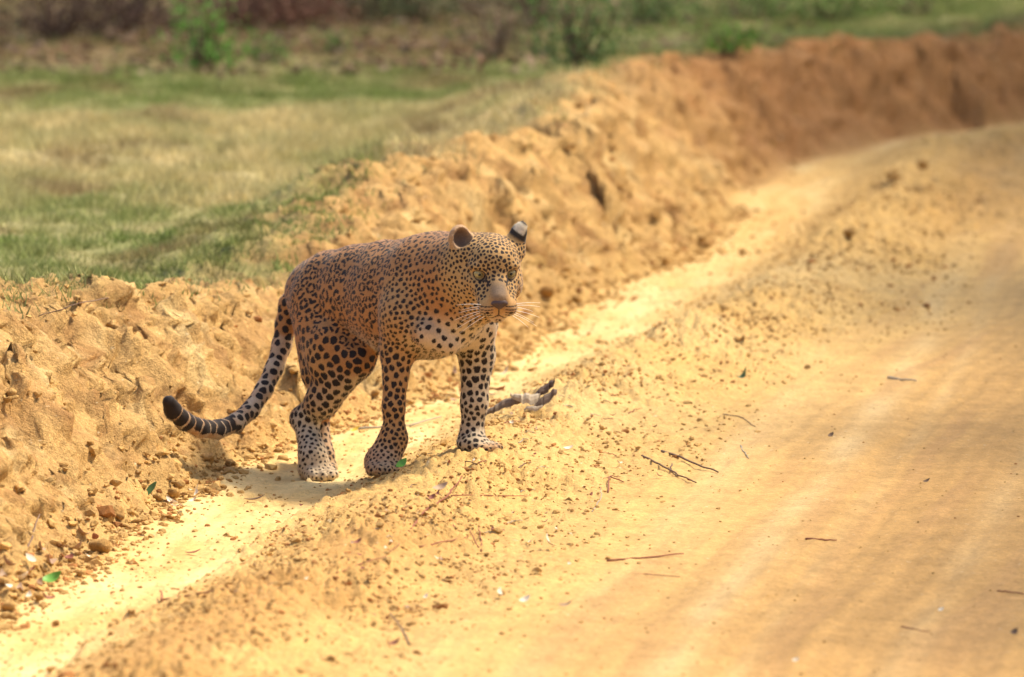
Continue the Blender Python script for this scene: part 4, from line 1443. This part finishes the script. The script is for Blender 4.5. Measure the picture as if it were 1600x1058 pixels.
leaf(238, 778, 30, 22, .5, .9, M_LEAF_DG, 'dark green leaf propped among clods at the bank foot', .15)
leaf(82, 916, 34, 22, .2, .35, M_LEAF_G, 'bright green leaf on dry litter at the left bank foot', .5, roll=.5)
leaf(628, 735, 22, 14, .5, .6, M_LEAF_G, 'bright green leaf beside the near front paw', .4, roll=.5)
leaf(1160, 597, 22, 9, .5, .5, M_LEAF_DG, 'curled dark green leaf on the sand at centre right', 1.2, roll=.3)
leaf(556, 678, 16, 8, .1, .5, M_LEAF_Y, 'small yellow leaf on the sand behind the legs', .3, roll=.5)
leaf(856, 860, 30, 13, 2.2, .6, M_LEAF_P, 'whitish dry leaf curled on the ridge at lower centre', .5, roll=.7)
leaf(888, 705, 16, 7, .3, .2, M_LEAF_P, 'small pale leaf on the ridge right of the far front paw', .4, roll=.5)
leaf(780, 935, 22, 9, 1.7, .4, M_LEAF_P, 'pale dry leaf at the bottom centre of the ridge', .5, roll=.5)
leaf(820, 945, 20, 10, .4, .4, M_LEAF_P, 'pale dry leaf right of another at the bottom centre', .5, roll=.6)
leaf(688, 770, 26, 12, .3, .3, M_LEAF_D, 'grey brown dead leaf next to the forked red twig', .5, roll=.6)
leaf(675, 784, 14, 8, .5, .5, M_LEAF_R, 'small dark leaf just below the grey brown dead leaf', .5, roll=.6)
leaf(560, 853, 14, 8, .2, .5, M_LEAF_R, 'small red brown leaf on the ridge left of the red twigs', .5, roll=.5)
leaf(620, 1014, 24, 12, -.5, .5, M_LEAF_R, 'red brown leaf near the bottom edge at centre', .6, roll=.6)
leaf(885, 952, 24, 8, -.2, .3, M_LEAF_D, 'dull brown leaf on the road edge at lower centre', .5, roll=.4)
leaf(1585, 996, 14, 12, .3, .5, M_TWIG_B, 'dark crumpled leaf at the right edge of the road', .8, roll=.5)
leaf(1448, 757, 12, 6, .1, .4, M_TWIG_B, 'tiny dark leaf on the road near the right side', .5, roll=.5)
leaf(1298, 686, 12, 7, .6, .5, M_TWIG_B, 'tiny dark leaf on the upper road at right', .5, roll=.5)
leaf(1470, 958, 10, 7, .3, .3, M_LEAF_P, 'tiny white leaf on the road at lower right', .5, roll=.5)
leaf(1243, 1037, 12, 7, .3, .3, M_LEAF_P, 'tiny white leaf at the bottom edge of the road', .5, roll=.5)
leaf(398, 785, 34, 9, .2, .15, M_TWIG_B, 'dark flat flake lying on the pale track behind the hind paw', .3)
leaf(302, 868, 26, 9, .3, .15, M_LEAF_R, 'dark reddish flake on the pale track at left', .3)
rr = np.random.default_rng(9)
LITTER = [(15, 895), (35, 915), (52, 900), (60, 925), (75, 890), (48, 885), (108, 880), (120, 868), (30, 930), (12, 925), (72, 945), (98, 862), (130, 845), (140, 880), (150, 852), (62, 870), (5, 910), (45, 940)]
for i, (u, v) in enumerate(LITTER):
    m = (M_LEAF_D, M_LEAF_P, M_LEAF_R, M_LEAF_D)[i % 4]
    leaf(u, v, rr.uniform(16, 28), rr.uniform(8, 14), rr.uniform(0, 6), rr.uniform(.1, .7), m, 'dry curled leaf in the litter heap at the left bank foot', rr.uniform(.3, .9), 'dry leaves in the heap at the left bank foot', lift=.008, roll=rr.uniform(-.8, .8))
for i in range(13):
    u, v = rr.uniform(250, 320), rr.uniform(770, 800)
    m = (M_LEAF_P, M_LEAF_D, M_LEAF_P, M_LEAF_R)[i % 4]
    leaf(u, v, rr.uniform(12, 24), rr.uniform(6, 10), rr.uniform(0, 6), rr.uniform(.1, .6), m, 'pale dry leaf among clods right of the dark green leaf', rr.uniform(.3, .9), 'dry leaves right of the dark green leaf', lift=.008, roll=rr.uniform(-.8, .8))
for i in range(16):
    u, v = rr.uniform(690, 800), rr.uniform(590, 640)
    m = (M_LEAF_D, M_LEAF_P, M_LEAF_R)[i % 3]
    leaf(u, v, rr.uniform(12, 26), rr.uniform(7, 12), rr.uniform(0, 6), rr.uniform(.1, .6), m, 'dry leaf at the bank foot behind the leopard forelegs', rr.uniform(.3, .9), 'dry leaves behind the leopard forelegs', lift=.006, roll=rr.uniform(-.8, .8))
for i in range(46):
    y = rr.uniform(15, 18.6)
    _, _, c0 = fields(np.array([0.0]), np.array([y]))
    x = c0[0] + rr.normal(.12, .22)
    if any((x - a) ** 2 + (y - b) ** 2 < .012 for a, b, _ in PAW_FIX): continue
    t = np.array([x, y, h1(x, y)])
    uu = 800 + F * x / (y * CP + (CAM_H - t[2]) * SP)
    vv = 529 + F * ((CAM_H - t[2]) * CP - y * SP) / (y * CP + (CAM_H - t[2]) * SP)
    leaf(uu, vv, rr.uniform(6, 14), rr.uniform(4, 7), rr.uniform(0, 6), rr.uniform(.1, .5), (M_LEAF_R, M_LEAF_D, M_LEAF_P)[i % 3], 'tiny dry leaf scrap on the ridge of loose soil', rr.uniform(.3, .9), 'leaf scraps on the ridge', roll=rr.uniform(-.6, .6))

def twig(paths, mat, label, group=None, name='twig'):
    """paths: list of (pixels list, radius px, lift px); each a bent tube lying on the ground"""
    parts = []
    root = None
    for i, (px, r0, lift) in enumerate(paths):
        pts = []
        for j, (u, v) in enumerate(px):
            g = G(u, v); pts.append(g)
        pts = np.array(pts)
        s = pts[0][1] / F
        li = np.interp(np.linspace(0, 1, len(pts)), np.linspace(0, 1, len(lift)), lift) * s
        pts[:, 2] += li + r0 * s * .6
        # refine with a little crookedness
        tt = np.linspace(0, len(pts) - 1, 5 * (len(pts) - 1) + 1)
        fine = np.stack([np.interp(tt, np.arange(len(pts)), pts[:, d]) for d in range(3)], 1)
        jr = np.random.default_rng(int(px[0][0] * 7 + i))
        fine[1:-1] += jr.normal(size=(len(fine) - 2, 3)) * [1.0 * s, 2.5 * s, .5 * s]
        parts.append(tube(fine, np.linspace(r0 * s, r0 * s * .55, len(fine)), 6))
    v, f = parts[0]
    c = v.mean(0)
    o = mesh_np(name, v - c, f, mat)
    o.location = c
    for v2, f2 in parts[1:]:
        mesh_np('side_shoot', v2 - c, f2, mat, o)
    tag(o, label, 'twig', group)
    return o

twig([([(638, 833), (668, 800), (700, 780), (722, 752)], 2.0, (1, 3, 4, 8)), ([(702, 780), (706, 768), (720, 755)], 1.2, (3, 6)), ([(705, 778), (760, 776), (830, 776)], 1.1, (3, 0))], M_TWIG_R, 'forked reddish brown twig on the ridge below the front paws')
twig([([(655, 855), (690, 850), (732, 842)], 1.5, (0, 2, 3))], M_TWIG_R, 'thin red twig lying left of the upright forked sprig')
twig([([(752, 862), (742, 850), (735, 838)], 1.4, (0, 3, 8)), ([(752, 862), (752, 848), (748, 832)], 1.4, (0, 3, 8))], M_TWIG_R, 'small upright forked red sprig on the ridge')
twig([([(525, 896), (560, 884), (600, 872), (625, 850)], 1.0, (0, 2, 1))], M_TWIG_R, 'long thin red stem curving across the lower ridge')
twig([([(1034, 708), (1070, 722), (1122, 740)], 2.2, (2, 3, 1))], M_TWIG_B, 'dark brown twig on the ridge at centre right')
twig([([(1003, 714), (1030, 728), (1060, 745), (1088, 756)], 1.8, (1, 3, 1)), ([(1050, 728), (1048, 740), (1060, 746)], 1.2, (3, 1))], M_TWIG_B, 'crooked dark twig just below the dark brown twig at centre right')
twig([([(948, 878), (1000, 874), (1068, 868)], 1.9, (1, 1, 2))], M_TWIG_R, 'red twig lying flat at the edge of the road')
twig([([(950, 896), (1010, 898), (1062, 903)], .9, (0, 1))], M_TWIG_R, 'hair thin red stem below the flat red twig')
twig([([(1259, 844), (1285, 845), (1307, 846)], 1.8, (1, 1))], M_TWIG_R, 'straight brown stick alone on the road')
twig([([(1388, 592), (1410, 595), (1432, 597)], 2.2, (1, 1))], M_TWIG_G, 'pale grey stick alone on the upper road')
twig([([(1558, 924), (1580, 926), (1600, 930)], 1.2, (0, 1))], M_TWIG_R, 'red stick at the right edge of the road')
twig([([(1408, 980), (1430, 984), (1452, 989)], 1.0, (0, 1))], M_TWIG_R, 'faint reddish stem on the lower right road')
twig([([(1157, 697), (1163, 707), (1170, 718)], 1.2, (0, 1))], M_TWIG_G, 'short grey twig slanting on the sand right of the ridge')
twig([([(253, 940), (290, 934), (350, 922)], 2.0, (2, 2, 1)), ([(253, 942), (250, 930)], 2.2, (2, 6)), ([(262, 945), (310, 944)], 1.2, (0, 1))], M_TWIG_R, 'forked red brown twig at the edge of the pale track, lower left')
twig([([(40, 868), (50, 850), (62, 820)], 1.9, (0, 10, 16))], M_TWIG_B, 'bare dark twig sticking up from the bank at left')
twig([([(560, 672), (590, 670), (640, 668)], 2.2, (1, 2)), ([(640, 668), (690, 655)], 1.8, (2, 3))], M_TWIG_G, 'grey stick on the sand behind the leopard legs')
twig([([(925, 800), (940, 782), (938, 770)], 1.1, (0, 4, 8))], M_TWIG_G, 'pale grass stalk standing on the ridge')
twig([([(1130, 648), (1155, 652), (1180, 668)], 1.0, (0, 1))], M_TWIG_B, 'thin dark stem on the sand below the curled green leaf')
twig([([(950, 770), (952, 750), (975, 755)], 1.4, (0, 5, 1))], M_TWIG_R, 'small bent red twig on the ridge at centre')
twig([([(640, 1008), (628, 985), (610, 960)], 2.0, (0, 2, 1))], M_TWIG_B, 'short dark twig at the bottom of the ridge')
twig([([(170, 470), (120, 480), (60, 500)], 1.2, (4, 5))], M_TWIG_B, 'fine dead stem along the bank top at left')
for i in range(34):
    r = rr
    y = r.uniform(14.8, 18.8)
    _, _, c0 = fields(np.array([0.0]), np.array([y]))
    x = c0[0] + r.normal(.1, .22)
    if any((x - a) ** 2 + (y - b) ** 2 < .012 for a, b, _ in PAW_FIX): continue
    z = h1(x, y)
    dd = y * CP + (CAM_H - z) * SP
    u, v = 800 + F * x / dd, 529 + F * ((CAM_H - z) * CP - y * SP) / dd
    a = r.normal(0, .5); L = r.uniform(12, 34)
    twig([([(u, v), (u + L * .5 * math.cos(a), v - L * .5 * math.sin(a) * .6), (u + L * math.cos(a), v - L * math.sin(a) * .5)], r.uniform(.6, 1.1), (0, 2, 0))], (M_TWIG_R, M_TWIG_B, M_TWIG_G)[i % 3], 'thin short twig scrap on the ridge of loose soil', 'twig scraps on the ridge')

# splintered bark slab on the crest right of the far front leg
def bark_slab():
    root = bpy.data.objects.new('bark_slab', None)
    base = G(825, 640)
    root.location = base
    COL.objects.link(root)
    tag(root, 'splintered grey piece of bark lying on the crest right of the far front leg', 'bark')
    s = base[1] / F
    def slab(name, pts, w, th, mat, tilt):
        """pts: list of (dx px, dz px, dy m); a curved plank with a thickness"""
        pts = np.array([(a * s, c, b * s) for a, b, c in pts])
        jit = np.random.default_rng(int(abs(pts[0, 0]) * 9999))
        t_ = np.linspace(0, len(pts) - 1, 4 * (len(pts) - 1) + 1)
        w = np.interp(t_, np.arange(len(pts)), w) * jit.uniform(.92, 1.1, len(t_))
        pts = np.stack([np.interp(t_, np.arange(len(pts)), pts[:, d]) for d in range(3)], 1) + jit.normal(size=(len(t_), 3)) * 1.1 * s
        n = len(pts)
        V = []
        for i, p in enumerate(pts):
            ww = w[i] * s
            sd = np.array([0, math.cos(tilt), math.sin(tilt)]) * ww
            nn = np.array([0, -math.sin(tilt), math.cos(tilt)]) * th * s
            nn = nn * jit.uniform(.8, 1.15)
            V += [p - sd, p - sd * .3 + nn * .9, p + sd * .4 + nn, p + sd, p + sd * .4 - nn * .4, p - sd * .3 - nn * .5]
        T = []
        for i in range(n - 1):
            for k in range(6):
                a, b = i * 6 + k, i * 6 + (k + 1) % 6
                T += [(a, b, b + 6), (a, b + 6, a + 6)]
        T += [(0, k + 1, k) for k in range(1, 5)] + [((n - 1) * 6, (n - 1) * 6 + k, (n - 1) * 6 + k + 1) for k in range(1, 5)]
        return mesh_np(name, np.array(V), np.array(T), mat, root, False)
    slab('strip', [(-66, -4, -.02), (-45, 6, -.01), (-26, 13, 0), (-8, 15, .0)], (4, 7, 8, 3), 3.0, M_WOOD, 1.0)
    slab('strip', [(-28, 21, 0), (-12, 20, -.01), (5, 16, -.01), (20, 20, 0)], (3, 8, 11, 5), 3.0, M_PALEWOOD, .9)
    slab('strip', [(2, 14, .01), (18, 24, .01), (34, 35, .02), (44, 46, .02)], (5, 8, 7, 3), 3.0, M_BARK, 1.1)
    slab('strip', [(8, 6, -.02), (24, 14, -.015), (38, 24, -.01), (45, 30, -.01)], (4, 9, 8, 4), 2.5, M_WOOD, 1.0)
    slab('strip', [(-5, 2, -.02), (10, 4, -.03), (24, 6, -.03)], (2, 5, 2), 2.0, M_PALEWOOD, .8)
bark_slab()
